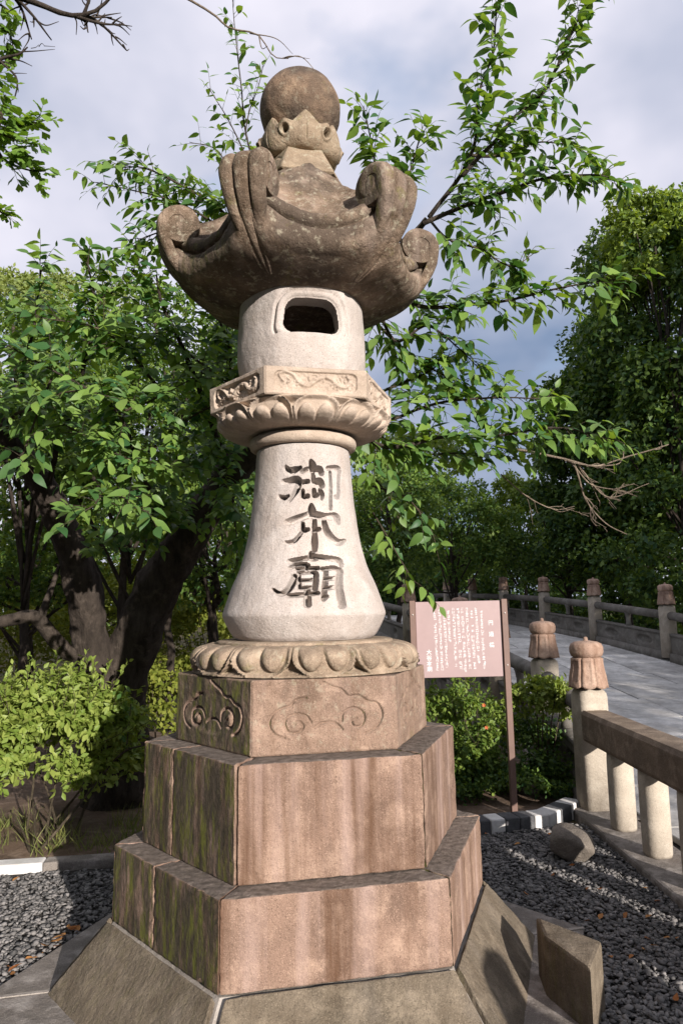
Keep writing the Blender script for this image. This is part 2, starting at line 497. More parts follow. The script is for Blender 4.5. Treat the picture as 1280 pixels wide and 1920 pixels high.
# hexagonal concrete apron round the lantern's foot, in six pieces, and the paved ground in front
apron = MB(); apron.prism(hexpoly(1.2), -.05, -.006)
apron_o = apron.build('apron', m_conc, kind='structure')
for k in range(6):
    e = .012 / 1.5
    p0, p1, q0, q1 = hexdir(k) * 1.19, hexdir(k + 1) * 1.19, hexdir(k) * 1.5, hexdir(k + 1) * 1.5
    lerp = lambda a, c, t: tuple(a + (c - a) * t)
    s_ = MB(); s_.prism([lerp(p0, p1, e), lerp(p0, p1, 1 - e), lerp(q0, q1, 1 - e), lerp(q0, q1, e)][::-1], -.05, .012 + .003 * (k % 2))
    s_.build('paving_slab', m_conc, apron_o, bevel=.006)
for k in range(6):
    j = MB(); d = hexdir(k); n_ = np.array([-d[1], d[0]])
    j.prism([tuple(d * 1.2 - n_ * .011), tuple(d * 1.5 - n_ * .011), tuple(d * 1.5 + n_ * .011), tuple(d * 1.2 + n_ * .011)], -.05, .016)
    j.build('mortar_joint', m_mortar, apron_o)
b = MB(); b.grid(np.stack(np.meshgrid(np.linspace(-3.5, 1.6, 8), np.linspace(-8, -1.45, 8), [-.008]), -1).reshape(8, 8, 3))
b.build('pavement', m_asphalt, kind='structure')
b = MB(); b.grid(np.stack(np.meshgrid(np.linspace(2.2, 9, 8), np.linspace(-8, 2.0, 8), [-.004]), -1).reshape(8, 8, 3))
b.build('path', m_asphalt, kind='structure')

# ================================================================== stone lantern
LAN = empty('stone_lantern', (0, 0, 0), 'tall carved stone lantern with engraved shaft on a stepped hexagonal plinth', 'lantern')

def rough(o, amp=.0035):
    """worn, slightly chipped arrises"""
    bm = bmesh.new(); bm.from_mesh(o.data)
    bmesh.ops.subdivide_edges(bm, edges=[e for e in bm.edges if e.calc_length() > .09], cuts=16, use_grid_fill=True)
    V = np.array([v.co[:] for v in bm.verts])
    a_ = amp * vnoise(V, 26) + amp * .7 * vnoise(V + 5, 70); b_ = amp * vnoise(V + 11, 30) + amp * .6 * vnoise(V + 3, 75)
    lo_, hi_ = V.min(0), V.max(0)
    for v, p_, q_ in zip(bm.verts, a_, b_):
        sharp = max((e.calc_face_angle(0) for e in v.link_edges), default=0) > .3
        k_ = 1. if sharp else .22
        n_ = v.normal
        v.co -= n_ * (abs(p_) * 1.6 * k_) + Vector((0, 0, q_ * .3 * k_))
    bm.to_mesh(o.data); bm.free(); o.data.update()
    return o
def hex_blocks(part, R0, R1, z0, z1, mat, Rin, splits, lap):
    """a tier of wall slabs; R0/R1: circumradius at bottom/top; splits[k]: joints along face k"""
    P = put(part, new_mesh(part, [(x, y, z) for z in (z0 + .004, z1 - .012) for x, y in hexpoly(Rin + .012)],
            [[5, 4, 3, 2, 1, 0], [6, 7, 8, 9, 10, 11]] + [[i, (i + 1) % 6, 6 + (i + 1) % 6, 6 + i] for i in range(6)], m_mortar), LAN)
    for k in range(6):
        cuts = [0.] + splits.get(k, []) + [1.]
        o0, o1 = hexdir(k), hexdir(k + 1)
        for a, c in zip(cuts[:-1], cuts[1:]):
            a2 = a + (lap if a == 0 else .003); c2 = c - (-lap * .0 if c == 1 else .003)
            if c == 1: c2 = 1 - .001
            pt = lambda t, R: (o0 + (o1 - o0) * t) * R
            V = []
            for R, z in ((R0, z0), (R1, z1)):
                for t, rr in ((a2, R), (c2, R), (c2, Rin), (a2, Rin)):
                    q = pt(t, rr); V.append((q[0], q[1], z + random.uniform(-.001, .001)))
            m = MB(); m.add(V, [(3, 2, 1, 0), (4, 5, 6, 7), (0, 1, 5, 4), (1, 2, 6, 5), (2, 3, 7, 6), (3, 0, 4, 7)])
            rough(m.build('stone_block', mat, P, bevel=.007, seg=2))
    return P
hex_blocks('lower_step', .938, .935, .292, .634, m_step, .55, {0: [.44], 3: [.5], 4: [.4], 5: [.55]}, .002)
hex_blocks('upper_step', .806, .803, .636, 1.106, m_step, .45, {0: [.36], 3: [.6], 4: [.5], 5: [.4]}, .012)
# top fillers so the tiers are solid
for nm, R, z in (('lower_step_core', .56, .626), ('upper_step_core', .46, 1.098)):
    m = MB(); m.prism(hexpoly(R), z - .1, z); m.build('core_stone', m_step, LAN)

foot = put('sloped_footing', new_mesh('sloped_footing', [(x, y, z) for R, z in ((1.20, -.01), (.925, .285)) for x, y in hexpoly(R)],
           [[i, (i + 1) % 6, 6 + (i + 1) % 6, 6 + i] for i in range(6)] + [[6, 7, 8, 9, 10, 11]], m_mortar), LAN)
for k in range(6):
    o0, o1 = hexdir(k), hexdir(k + 1)
    e0, e1 = (.016, .016) if k != 1 else (.035, .012)
    pt = lambda t, R: (o0 + (o1 - o0) * t) * R
    V = []
    for R, z in ((1.21, -.02), (1.232, .0), (.958, .300), (.93, .26)):
        for t in (e0, 1 - e1):
            q = pt(t, R); V.append((q[0], q[1], z))
    m = MB(); m.add(V, [(0, 1, 3, 2), (2, 3, 5, 4), (4, 5, 7, 6), (6, 7, 1, 0), (0, 2, 4, 6), (1, 7, 5, 3)])
    rough(m.build('sloped_stone', m_slope, foot, bevel=.010, seg=2))

# ---- relief carving on hexagonal blocks
def hex_relief(name, R0, R1, z0, z1, mat, relief, nu=170, nv=80, top_round=.01):
    m = MB()
    for k in range(6):
        fine = k in (0, 1, 2)
        U_, V_ = np.meshgrid(np.linspace(0, 1, nu if fine else 12), np.linspace(0, 1, nv if fine else 6))
        o0, o1 = hexdir(k), hexdir(k + 1)
        nrm = (o0 + o1); nrm /= np.linalg.norm(nrm)
        R = R0 + (R1 - R0) * V_
        edge = np.minimum(np.minimum(U_, 1 - U_) * R0, np.minimum(V_, 1 - V_) * (z1 - z0))
        h = relief(U_, V_, k) if fine else np.zeros_like(U_)
        h = h * sstep(edge, 0, .008) - .006 * (1 - sstep(edge, 0, .007))
        x = (o0[0] + (o1[0] - o0[0]) * U_) * R + nrm[0] * h
        y = (o0[1] + (o1[1] - o0[1]) * U_) * R + nrm[1] * h
        z = z0 + (z1 - z0) * V_
        P = np.stack([x, y, z], -1)
        P += nrm[[0, 1]].tolist()[0] * 0
        wob = .0012 * vnoise(P, 40)
        P[..., 0] += nrm[0] * wob; P[..., 1] += nrm[1] * wob
        m.grid(P)
    for z, R, up in ((z0 + .002, R0 - .005, 0), (z1 - .002, R1 - .005, 1)):
        V = [(x, y, z) for x, y in hexpoly(R)]
        m.add(V, None, None, [list(range(6)) if up else list(range(6))[::-1]])
    return m.build(name, mat, LAN, smooth=True)

def face_pts(st, box):              # strokes traced on a face -> metres (x along the face, y up)
    x0, x1, y0, y1, w, h = box
    return [[((x - x0) / (x1 - x0) * w, (y1 - y) / (y1 - y0) * h, q) for x, y, q in s] for s in st]
HB = (500, 968, 198, 446, .65, .323)
cloud = face_pts([
    [(728, 212, .0045), (760, 228, .0055), (790, 240, .0055), (812, 262, .006), (845, 262, .0055), (875, 282, .006), (905, 290, .006), (919, 322, .007), (910, 355, .007), (888, 378, .006), (862, 388, .0045)],
    [(672, 262, .005), (640, 268, .0055), (625, 285, .005), (600, 292, .005), (575, 305, .005), (558, 330, .0055), (560, 358, .0055), (578, 380, .005), (605, 390, .004)],
    [(788, 345, .0045), (793, 318, .005), (820, 302, .0055), (850, 311, .006), (862, 336, .006), (850, 362, .006), (828, 364, .005), (820, 346, .0045), (836, 336, .004)],
    [(690, 345, .004), (672, 320, .0045), (640, 314, .005), (612, 326, .0055), (606, 350, .006), (620, 374, .006), (650, 374, .0055), (664, 354, .005), (648, 338, .004), (634, 350, .004)],
    [(700, 362, .0045), (720, 349, .005), (748, 345, .005), (770, 352, .0045), (790, 372, .004)]], HB)
swirl = face_pts([[(836, 340, .024), (838, 350, .024)], [(638, 350, .022), (642, 356, .022)]], HB)
def rel_H(U_, V_, k):
    X, Y = U_ * .65, V_ * .323
    deep = 1.9 if k == 0 else 1.0
    h = -.010 * deep * sstep(stroke_sdf(X, Y, cloud), -.003, .004)
    h += .004 * deep * sstep(stroke_sdf(X, Y, swirl), -.01, .015)
    inside = ((X - .325) / .25) ** 2 + ((Y - .16) / .105) ** 2
    h -= .004 * deep * (1 - sstep(inside, .55, 1.0))
    return h
hex_relief('carved_base', .655, .648, 1.107, 1.429, m_base, rel_H)

r2_ = random.Random(11)
def beast(seed):
    q = random.Random(seed)
    w, h = .503, .142
    st = [[(.09, .07, .006), (.07, .10, .006), (.10, .115, .006), (.14, .10, .008), (.17, .065, .011), (.215, .055, .013), (.25, .08, .013), (.29, .098, .012), (.33, .088, .012), (.36, .06, .012), (.40, .055, .013), (.425, .08, .013), (.41, .105, .010)]]
    for i in range(9):
        x = .11 + i * .036; y = .05 + .05 * q.random()
        a = q.random() * 6
        st.append([(x, y, .004), (x + .016 * math.cos(a), y + .016 * math.sin(a), .005), (x + .026 * math.cos(a + .9), y + .024 * math.sin(a + .9), .003)])
    for i in range(6):
        x = .34 + i * .018; st.append([(x, .035 + .01 * q.random(), .003), (x + .01, .06, .004), (x - .002, .08 + .02 * q.random(), .003)])
    return st
def rel_P(U_, V_, k):
    w, h = .503, .142
    X, Y = U_ * w, V_ * h
    cx, cy, hx, hy, r = w / 2, h / 2, w / 2 - .045, h / 2 - .022, .03
    dx, dy = np.abs(X - cx) - hx + r, np.abs(Y - cy) - hy + r
    sd = np.hypot(np.maximum(dx, 0), np.maximum(dy, 0)) + np.minimum(np.maximum(dx, dy), 0) - r
    deep = 1.8 if k == 0 else 1.0
    hgt = -.011 * deep * sstep(-sd, -.002, .006)
    b_ = stroke_sdf(X, Y, beast(3 + k))
    hgt += (sd < 0) * .011 * deep * sstep(b_, -.004, .008)
    hgt += (sd < -.006) * .0025 * deep * vnoise(np.stack([X, Y, X * 0 + k], -1), 95)
    return hgt
hex_relief('carved_plate', .500, .504, 2.767, 2.909, m_plate, rel_P, 200, 70)

# ---- surfaces of revolution with relief
def revolve(name, prof, mat, n=256, mod=None, cap=(True, True), th=None, smooth=True, parent=LAN):
    prof = np.asarray(prof, float)
    a = np.linspace(0, 2 * np.pi, n, endpoint=False) if th is None else th
    A, r = np.meshgrid(a, prof[:, 0]); _, z = np.meshgrid(a, prof[:, 1])
    if mod is not None: r, z = mod(A, r, z)
    P = np.stack([r * np.cos(A), r * np.sin(A), z], -1)
    m = MB(); m.grid(P, wrap=True)
    k, nn = P.shape[:2]
    Vc = []
    if cap[0]:
        m.add([(0, 0, P[0, :, 2].mean())]); m.t.append(np.array([(m.n - 1, (i + 1) % nn, i) for i in range(nn)]))
    if cap[1]:
        m.add([(0, 0, P[-1, :, 2].mean())]); o_ = (k - 1) * nn; m.t.append(np.array([(m.n - 1, o_ + i, o_ + (i + 1) % nn) for i in range(nn)]))
    return m.build(name, mat, parent, smooth=smooth)

TH0 = HEXAZ + math.pi + math.pi / 6       # azimuth of a face centre; +60 deg for the next
def petal(A, n=12, ph=0.):
    t = (A - TH0 - math.pi / 3 + ph) * n / (2 * np.pi)
    return 2 * (t - np.floor(t + .5))          # -1..1 across each petal
def lotus(name, prof, mat, sign=1):
    prof = np.asarray(prof, float)
    s_ = np.linspace(0, 1, len(prof))
    def mod(A, r, z):
        v = np.repeat((s_ ** (1. if sign > 0 else .9))[:, None], A.shape[1], 1)     # 0 at petal root, 1 at its tip
        p = petal(A)
        fade = sstep(v, .04, .22) * (1 - sstep(v, .93, 1.))
        half = .93 * np.sqrt(np.clip(1 - np.clip((v - .55) / .47, 0, 1) ** 2.4, 0, 1)) + .02
        rim = np.exp(-((np.abs(p) - half) / .07) ** 2)
        lob = np.clip(1 - ((np.abs(p) - .41) / .37) ** 2 - ((v - (.50 if sign > 0 else .40)) / .42) ** 2, 0, 1) ** .35
        out = np.abs(p) > half
        h = .030 * rim + .040 * lob - .044 * out * sstep(np.abs(p) - half, 0, .08) - .026
        q = petal(A, 12, math.pi / 12)
        h += .014 * out * (1 - np.abs(q)) * sstep(v, .5, .8)
        w = .003 * vnoise(np.stack([np.cos(A) * 3, np.sin(A) * 3, z * 6], -1), 5)
        return r + (h * fade + w) * 1.0, z + h * fade * .25 * -sign
    return revolve(name, prof, mat, 600, mod)
def arc(p0, p1, p2, p3, n):
    t = np.linspace(0, 1, n)[:, None]
    p0, p1, p2, p3 = map(np.array, (p0, p1, p2, p3))
    return (1 - t) ** 3 * p0 + 3 * (1 - t) ** 2 * t * p1 + 3 * (1 - t) * t * t * p2 + t ** 3 * p3
# lower lotus: petals spread downwards over the carved base
pb = arc((.455, 1.567), (.56, 1.575), (.60, 1.52), (.575, 1.433), 44)
lotus('lotus_base', pb, m_lotus, 1)
m = MB(); m.lathe([(.30, 1.555), (.452, 1.556), (.462, 1.566), (.458, 1.578), (.44, 1.583), (.30, 1.584)], n=96)
m.build('lotus_rim', m_lotus, LAN, smooth=True)
# capital: petals open upwards under the plate
pc = np.vstack([arc((.285, 2.652), (.33, 2.652), (.385, 2.656), (.420, 2.676), 16)[:-1], arc((.420, 2.676), (.450, 2.69), (.466, 2.725), (.464, 2.765), 40)])
lotus('lotus_capital', pc, m_plate, -1)
m = MB(); m.lathe([(.24, 2.580), (.268, 2.581), (.284, 2.592), (.290, 2.610), (.287, 2.630), (.27, 2.645), (.24, 2.648)], n=96)
m.build('neck_ring', m_plate, LAN, smooth=True)

# ---- shaft with the three engraved characters
GLYPHS = [[(-1.9288,2.445,0.0118),(-1.8588,2.4264,0.0168),(-1.7425,2.4335,0.0118),(-1.6186,2.4456,0.0051)],
 [(-1.9747,2.3739,0.0101),(-1.8393,2.3801,0.0101),(-1.7091,2.3838,0.0135),(-1.6452,2.3747,0.0118)],
 [(-1.6516,2.3748,0.0135),(-1.6831,2.3378,0.0118),(-1.7539,2.3039,0.0076),(-1.8296,2.2704,0.0025)],
 [(-2.0386,2.2973,0.0084),(-1.9288,2.2917,0.0084),(-1.8486,2.3008,0.0042)],
 [(-1.414,2.4764,0.0084),(-1.3827,2.4548,0.0168),(-1.401,2.4372,0.0118)],
 [(-1.6061,2.4212,0.0067),(-1.4991,2.435,0.0084),(-1.2492,2.439,0.0118),(-1.2102,2.4221,0.0135)],
 [(-1.3845,2.4374,0.0067),(-1.3815,2.3983,0.0067)],
 [(-1.5819,2.3693,0.0076),(-1.4802,2.3736,0.0076)],
 [(-1.3717,2.3984,0.0076),(-1.3642,2.3751,0.0101),(-1.2416,2.3739,0.0135),(-1.2099,2.357,0.0135)],
 [(-1.5832,2.3227,0.0076),(-1.5778,2.2968,0.0084),(-1.4858,2.2967,0.0076)],
 [(-1.3699,2.3266,0.0084),(-1.3608,2.3007,0.0093),(-1.303,2.3038,0.0067)],
 [(-1.2466,2.3261,0.0093),(-1.2113,2.3049,0.0093),(-1.2287,2.2848,0.0051)],
 [(-1.0668,2.4469,0.0076),(-0.924,2.4552,0.0076),(-0.7729,2.4515,0.0109),(-0.768,2.4383,0.0101)],
 [(-0.7761,2.4425,0.0093),(-0.8112,2.3883,0.0084),(-0.8593,2.3078,0.0084),(-0.9343,2.2989,0.0059)],
 [(-1.0149,2.4219,0.0076),(-1.0211,2.3476,0.0076),(-1.058,2.2382,0.0084)],
 [(-1.4291,2.2471,0.0084),(-1.4229,2.2214,0.0168),(-1.4107,2.2001,0.0152)],
 [(-1.8839,2.1661,0.0084),(-1.7599,2.1731,0.0135),(-1.5282,2.1957,0.0118),(-1.4103,2.2026,0.0135),(-1.1664,2.1935,0.0118),(-0.9596,2.1942,0.0152),(-0.914,2.1718,0.0118)],
 [(-1.5872,2.1534,0.0076),(-1.5794,2.1238,0.0093),(-1.4985,2.1261,0.0067)],
 [(-1.3794,2.1704,0.0076),(-1.3768,2.128,0.0101),(-1.3044,2.1284,0.0067)],
 [(-1.3853,2.128,0.0076),(-1.3911,2.09,0.0101),(-1.3981,2.052,0.0118),(-1.4033,2.0227,0.0084)],
 [(-1.2065,2.1631,0.0101),(-1.1713,2.121,0.0135),(-1.0779,2.0794,0.0152),(-0.955,2.064,0.0118),(-0.8029,2.0768,0.0042)],
 [(-1.5879,2.1196,0.0051),(-1.67,2.0863,0.0067),(-1.7496,2.0659,0.0067),(-1.8733,2.063,0.0051)],
 [(-1.4505,2.0018,0.0101),(-1.4405,1.9851,0.0135),(-1.3911,1.9809,0.0084)],
 [(-1.7909,1.9662,0.0084),(-1.6879,1.9737,0.0076),(-1.4906,1.9835,0.0076)],
 [(-1.3893,1.9893,0.0076),(-1.1819,1.9815,0.0084),(-1.0171,1.9701,0.0101),(-1.0013,1.9493,0.0084)],
 [(-1.7789,1.9332,0.0051),(-1.6856,1.9489,0.0059),(-1.542,1.9523,0.0059)],
 [(-1.7004,1.8915,0.0076),(-1.7268,1.8553,0.0101),(-1.7844,1.8238,0.0093),(-1.8751,1.8087,0.0076),(-1.9702,1.8294,0.0051)],
 [(-1.5187,1.9439,0.0084),(-1.5319,1.9275,0.0084)],
 [(-1.6831,1.9283,0.0051),(-1.3781,1.9313,0.0067)],
 [(-1.6463,1.9075,0.0059),(-1.6309,1.8346,0.0059)],
 [(-1.6463,1.9075,0.0059),(-1.4306,1.9107,0.0067),(-1.4158,1.8779,0.0076),(-1.4423,1.8296,0.0076)],
 [(-1.6219,1.8707,0.0051),(-1.4495,1.8739,0.0051)],
 [(-1.6309,1.8346,0.0051),(-1.4452,1.8376,0.0051)],
 [(-1.7695,1.7999,0.0067),(-1.5899,1.8026,0.0076),(-1.4089,1.8096,0.0059)],
 [(-1.5334,1.8181,0.0084),(-1.5371,1.7552,0.0101)],
 [(-1.3072,1.9271,0.0067),(-1.1268,1.9318,0.0076),(-1.0483,1.9113,0.0109)],
 [(-1.0494,1.9196,0.0109),(-1.1114,1.8533,0.0118),(-1.1232,1.7887,0.0126),(-1.126,1.7529,0.0135)],
 [(-1.2621,1.9189,0.0067),(-1.3025,1.8533,0.0076),(-1.3443,1.7816,0.0059)],
 [(-1.2697,1.8777,0.0059),(-1.136,1.8819,0.0059)],
 [(-1.2873,1.8331,0.0059),(-1.1625,1.837,0.0059)],
 [(-1.3105,1.7933,0.0067),(-1.3454,1.7776,0.0051)]]
sp_ = np.array([(.352, 1.585), (.375, 1.605), (.402, 1.65), (.423, 1.695), (.427, 1.712), (.420, 1.738), (.379, 1.855), (.342, 1.94), (.320, 2.01), (.298, 2.10), (.279, 2.23), (.266, 2.35), (.256, 2.47), (.25, 2.56), (.243, 2.578)])
zz = np.concatenate([np.linspace(1.585, 1.74, 40), np.arange(1.743, 2.49, .0029), np.linspace(2.492, 2.578, 20)])
def smooth_prof(z):
    q = spline(sp_, 400); o = np.argsort(q[:, 1]); return np.interp(z, q[o, 1], q[o, 0])
th = np.concatenate([np.arange(-2.10, -.68, .0078), np.linspace(-.68, 2 * np.pi - 2.10, 90)[1:-1]])
rr_ = smooth_prof(zz)
TH, ZZ = np.meshgrid(th, zz)
RR = np.repeat(rr_[:, None], len(th), 1)
sd = np.full(TH.shape, -1e9)
core = (TH > -2.12) & (TH < -.66)
sdv = stroke_sdf(TH * .32, ZZ, [[(a * .32, z, w * 1.30 + .0019) for a, z, w in s] for s in GLYPHS])
carve = np.where(core, .052 * sstep(sdv, -.0012, .0030) + .024 * sstep(sdv, .003, .012), 0)
carve *= (.55 + .45 * sstep(-TH, 1.0, 1.25))
RR = RR - carve + .0016 * vnoise(np.stack([np.cos(TH), np.sin(TH), ZZ * 1.5], -1), 9)
P = np.stack([RR * np.cos(TH), RR * np.sin(TH), ZZ], -1)
m = MB(); m.grid(P, wrap=True)
m.add([(0, 0, 1.585), (0, 0, 2.578)])
auto_smooth(m.build('shaft', m_pale, LAN, smooth=True), 38)

# ---- fire box with a rounded window
zf = np.concatenate([np.linspace(2.905, 3.02, 16), np.arange(3.023, 3.33, .004), np.linspace(3.334, 3.47, 16)])
thw = TH0 + math.pi / 3                      # window azimuth (front face)
tf = np.concatenate([np.arange(thw - .85, thw + .85, .011), np.linspace(thw + .85, thw - .85 + 2 * np.pi, 80)[1:-1]])
TH, ZZ = np.meshgrid(tf, zf)
fb = spline(np.array([(.285, 2.905), (.318, 2.93), (.342, 3.0), (.352, 3.1), (.349, 3.22), (.342, 3.34), (.338, 3.47)]), 200)
RR = np.interp(ZZ, fb[:, 1], fb[:, 0])
loc = (TH - thw + math.pi / 6) % (math.pi / 3) - math.pi / 6
hexr = np.cos(math.pi / 6) * 1.06 / np.cos(loc)
RR = RR * (1 + .25 * (np.minimum(hexr, 1.035) - 1))
X, Y = (TH - thw) * .345 - .0, ZZ - 3.225
def rbox(hx, hy, r):
    hx = hx - .012 * np.clip(Y / .1, -1, 1)
    dx, dy = np.abs(X) - hx + r, np.abs(Y) - hy + r
    return np.hypot(np.maximum(dx, 0), np.maximum(dy, 0)) + np.minimum(np.maximum(dx, dy), 0) - r
hole, fr = rbox(.150, .096, .062), rbox(.195, .138, .095)
front = np.abs(TH - thw) < .83
RR = RR + np.where(front, -.014 * sstep(-np.abs(fr), -.012, -.002) * (Y > -.1) + .004 * sstep(-np.abs(fr + .02), -.014, 0) * (Y > -.09), 0)
RR = RR - np.where(front, .012 * sstep(-hole, -.012, .0), 0)
RR += .0015 * vnoise(np.stack([np.cos(TH), np.sin(TH), ZZ * 1.5], -1), 10)
P = np.stack([RR * np.cos(TH), RR * np.sin(TH), ZZ], -1)
m = MB(); m.grid(P, wrap=True)
Q = m.q[0]
cut = (hole < 0) & front
fc = cut.reshape(-1)[Q].all(1)
bad, Q = Q[fc], Q[~fc]
eds = {}
for f in bad:
    for i in range(4):
        e = (int(f[i]), int(f[(i + 1) % 4])); eds[e] = 1
rim_e = [e for e in eds if (e[1], e[0]) not in eds]
m.q = [Q]
ids = {v: i for i, v in enumerate(sorted({v for e in rim_e for v in e}))}
V0 = P.reshape(-1, 3)[sorted(ids)]
inw = np.array([-math.cos(thw), -math.sin(thw), 0])
n1 = m.n; m.add(V0 + inw * .004); n2 = m.n; m.add(V0 + inw * .10)
m.q.append(np.array([(a_, b_, n1 + ids[b_], n1 + ids[a_]) for a_, b_ in rim_e] + [(n1 + ids[a_], n1 + ids[b_], n2 + ids[b_], n2 + ids[a_]) for a_, b_ in rim_e]))
fb_o = m.build('fire_box', m_pale, LAN, smooth=True)
auto_smooth(fb_o, 60)

# ---- roof: hull, grooved rim, concave top
na = 360
ph = np.linspace(0, 2 * np.pi, na, endpoint=False)
loc = (ph - TH0 + math.pi / 6) % (math.pi / 3) - math.pi / 6
w = np.abs(loc) / (math.pi / 6)
Rm = .595 / np.cos(loc) + .075 * w ** 5
zR = 3.625 + .13 * w ** 2.0 + .085 * w ** 7
prof = []
for i in range(na):
    R, z = Rm[i], zR[i]
    ww = w[i] ** 1.9
    mid = np.vstack([arc((.33, 3.378), (.42, 3.396), (.50, 3.420), (R - .055, 3.442), 12)[:-1], arc((R - .055, 3.442), (R - .005, 3.453), (R + .018, 3.495), (R + .004, z - .078), 16)])
    cor = np.vstack([arc((.33, 3.378), (.40, 3.385), (.46, 3.402), (.53, 3.438), 12)[:-1], arc((.53, 3.438), (.66, 3.50), (R + .035, z - .18), (R + .015, z - .078), 16)])
    hull = mid * (1 - ww) + cor * ww
    lip = [(R - .022, z - .072), (R - .024, z - .060), (R + .000, z - .052), (R + .002, z - .01), (R - .01, z + .012), (R - .035, z + .022)]
    top = arc((R - .05, z + .026), (R - .16, z + .07 - .10 * w[i]), (.36, 3.93 - .04 * w[i]), (.225, 4.14), 22)
    prof.append(np.vstack([hull, lip, top]))
prof = np.array(prof).transpose(1, 0, 2)       # (points, angle, 2)
A = np.repeat(ph[None], prof.shape[0], 0)
P = np.stack([prof[..., 0] * np.cos(A), prof[..., 0] * np.sin(A), prof[..., 1]], -1)
nz_ = .005 * vnoise(P, 6) + .004 * vnoise(P, 24) + .002 * vnoise(P, 60)
P[..., 0] += nz_ * np.cos(A); P[..., 1] += nz_ * np.sin(A); P[..., 2] += nz_ * .5
m = MB(); m.grid(P, wrap=True)
m.add([(0, 0, 3.378), (0, 0, 4.14)])
nn = na; o_ = (P.shape[0] - 1) * nn
m.t += [np.array([(m.n - 2, (i + 1) % nn, i) for i in range(nn)]), np.array([(m.n - 1, o_ + i, o_ + (i + 1) % nn) for i in range(nn)])]
roof = m.build('roof', m_roof, LAN, smooth=True)

# the scrolled ribs at the six corners
path = [(.45, 3.395), (.55, 3.440), (.645, 3.505), (.720, 3.59), (.768, 3.685), (.785, 3.775)]
wid = [.03, .09, .145, .19, .22, .24]
c0 = np.array([.668, 3.785])
for i, a in enumerate(np.linspace(rad(12), rad(470), 30)):
    r = .116 * (1 - .72 * (i / 29) ** 1.1)
    path.append(tuple(c0 + r * np.array([math.cos(a), math.sin(a)]))); wid.append(.24 - .02 * i / 29)
pp = spline(np.column_stack([path, wid]), 120)
T = np.gradient(pp[:, :2], axis=0); T /= np.linalg.norm(T, axis=1, keepdims=True)
N = np.stack([T[:, 1], -T[:, 0]], 1)           # outwards
ss = np.linspace(-.5, .5, 31)
for k in range(6):
    d = hexdir(k); tn = np.array([-d[1], d[0]])
    rows = []
    for (r, z, wd), n_ in zip(pp, N):
        amp = .022 * min(1, wd / .17)
        ring = []
        for s_ in ss:
            rib = abs(math.cos(3 * math.pi * s_)) ** .28
            off = amp * (rib - .6) - .05 * wd * (2 * s_) ** 4
            ring.append((r + n_[0] * off, s_ * wd, z + n_[1] * off))
        tk = .035 + .06 * (wd / .24)
        for s_ in (.5, .25, 0, -.25, -.5):
            ring.append((r - n_[0] * tk * .62, s_ * wd * .96, z - n_[1] * tk * .62))
        rows.append(ring)
    G = np.array(rows)
    P = np.stack([G[..., 0] * d[0] + G[..., 1] * tn[0], G[..., 0] * d[1] + G[..., 1] * tn[1], G[..., 2]], -1)
    nz_ = .004 * vnoise(P, 16) + .002 * vnoise(P, 50)
    P += nz_[..., None] * np.array([d[0], d[1], .3])
    m = MB(); m.grid(P, wrap=True)
    nr = P.shape[1]
    m.p.append(list(range(nr))[::-1]); m.p.append([(len(pp) - 1) * nr + i for i in range(nr)])
    cc = d * c0[0]
    m.tube([(*(cc + tn * t_), c0[1]) for t_ in (-.112, -.107, -.03, .03, .107, .112)], [.02, .104, .108, .108, .104, .02], 28)
    o = m.build('corner_scroll', m_roof, roof, smooth=True)
    auto_smooth(o, 50)

# neck block between roof and jewel
def hexmod(A, r, z):
    l_ = (A - TH0 + math.pi / 6) % (math.pi / 3) - math.pi / 6
    r = r * (.93 / np.cos(l_))
    s_ = l_ / (math.pi / 6)
    zc = 4.175 + .055 * np.cos(s_ * 2.0)
    g = np.exp(-((z - zc) / .008) ** 2) * (np.abs(s_) < .82)
    return r - .006 * g, z
revolve('neck_block', np.column_stack([np.interp(np.linspace(0, 1, 40), [0, .08, .75, .86, 1], [.262, .262, .190, .178, .160]), np.linspace(4.085, 4.285, 40)]), m_neck, 192, hexmod)

# receptacle of six petals holding the jewel
pr = np.vstack([arc((.135, 4.255), (.20, 4.245), (.240, 4.29), (.232, 4.375), 40), [(.226, 4.386), (.21, 4.388), (.18, 4.375)]])
def cupmod(A, r, z):
    l_ = (A - TH0 + math.pi / 6) % (math.pi / 3) - math.pi / 6          # 0 at face centres, +-pi/6 at corners
    u = np.abs(l_) / (math.pi / 6)
    v = np.clip((z - 4.255) / .125, 0, 1)
    tip = .085 * np.clip(1 - (u / .62) ** 1.3, 0, 1) + .012 * np.exp(-((u - 1) / .22) ** 2)
    z2 = z + tip * v ** 2.2
    x = (1 - u) * (math.pi / 6) * .23; y = z2 - 4.343                  # local metres about each corner
    ear = .026 * np.exp(-((u - 1) / .3) ** 2) * sstep(v, .35, .95)
    hole = sstep(.017 - np.hypot(x, y), -.003, .004)
    ringd = np.exp(-((np.hypot(x, y + .002) - .030) / .006) ** 2)
    mid = np.exp(-((l_ * .23) / .0035) ** 2) * (z2 < 4.37) * (z2 > 4.285)
    lip = np.exp(-((z2 - (4.386 + tip) + .016) / .005) ** 2)
    r2 = r + ear - .07 * hole + .009 * ringd - .006 * mid - .005 * lip * (u > .3) + .010 * np.cos(l_ * 6)
    r2 = r2 - .035 * np.clip(1 - (u / .6) ** 1.3, 0, 1) * v ** 3
    return r2, z2
revolve('jewel_receptacle', pr, m_neck, 480, cupmod)
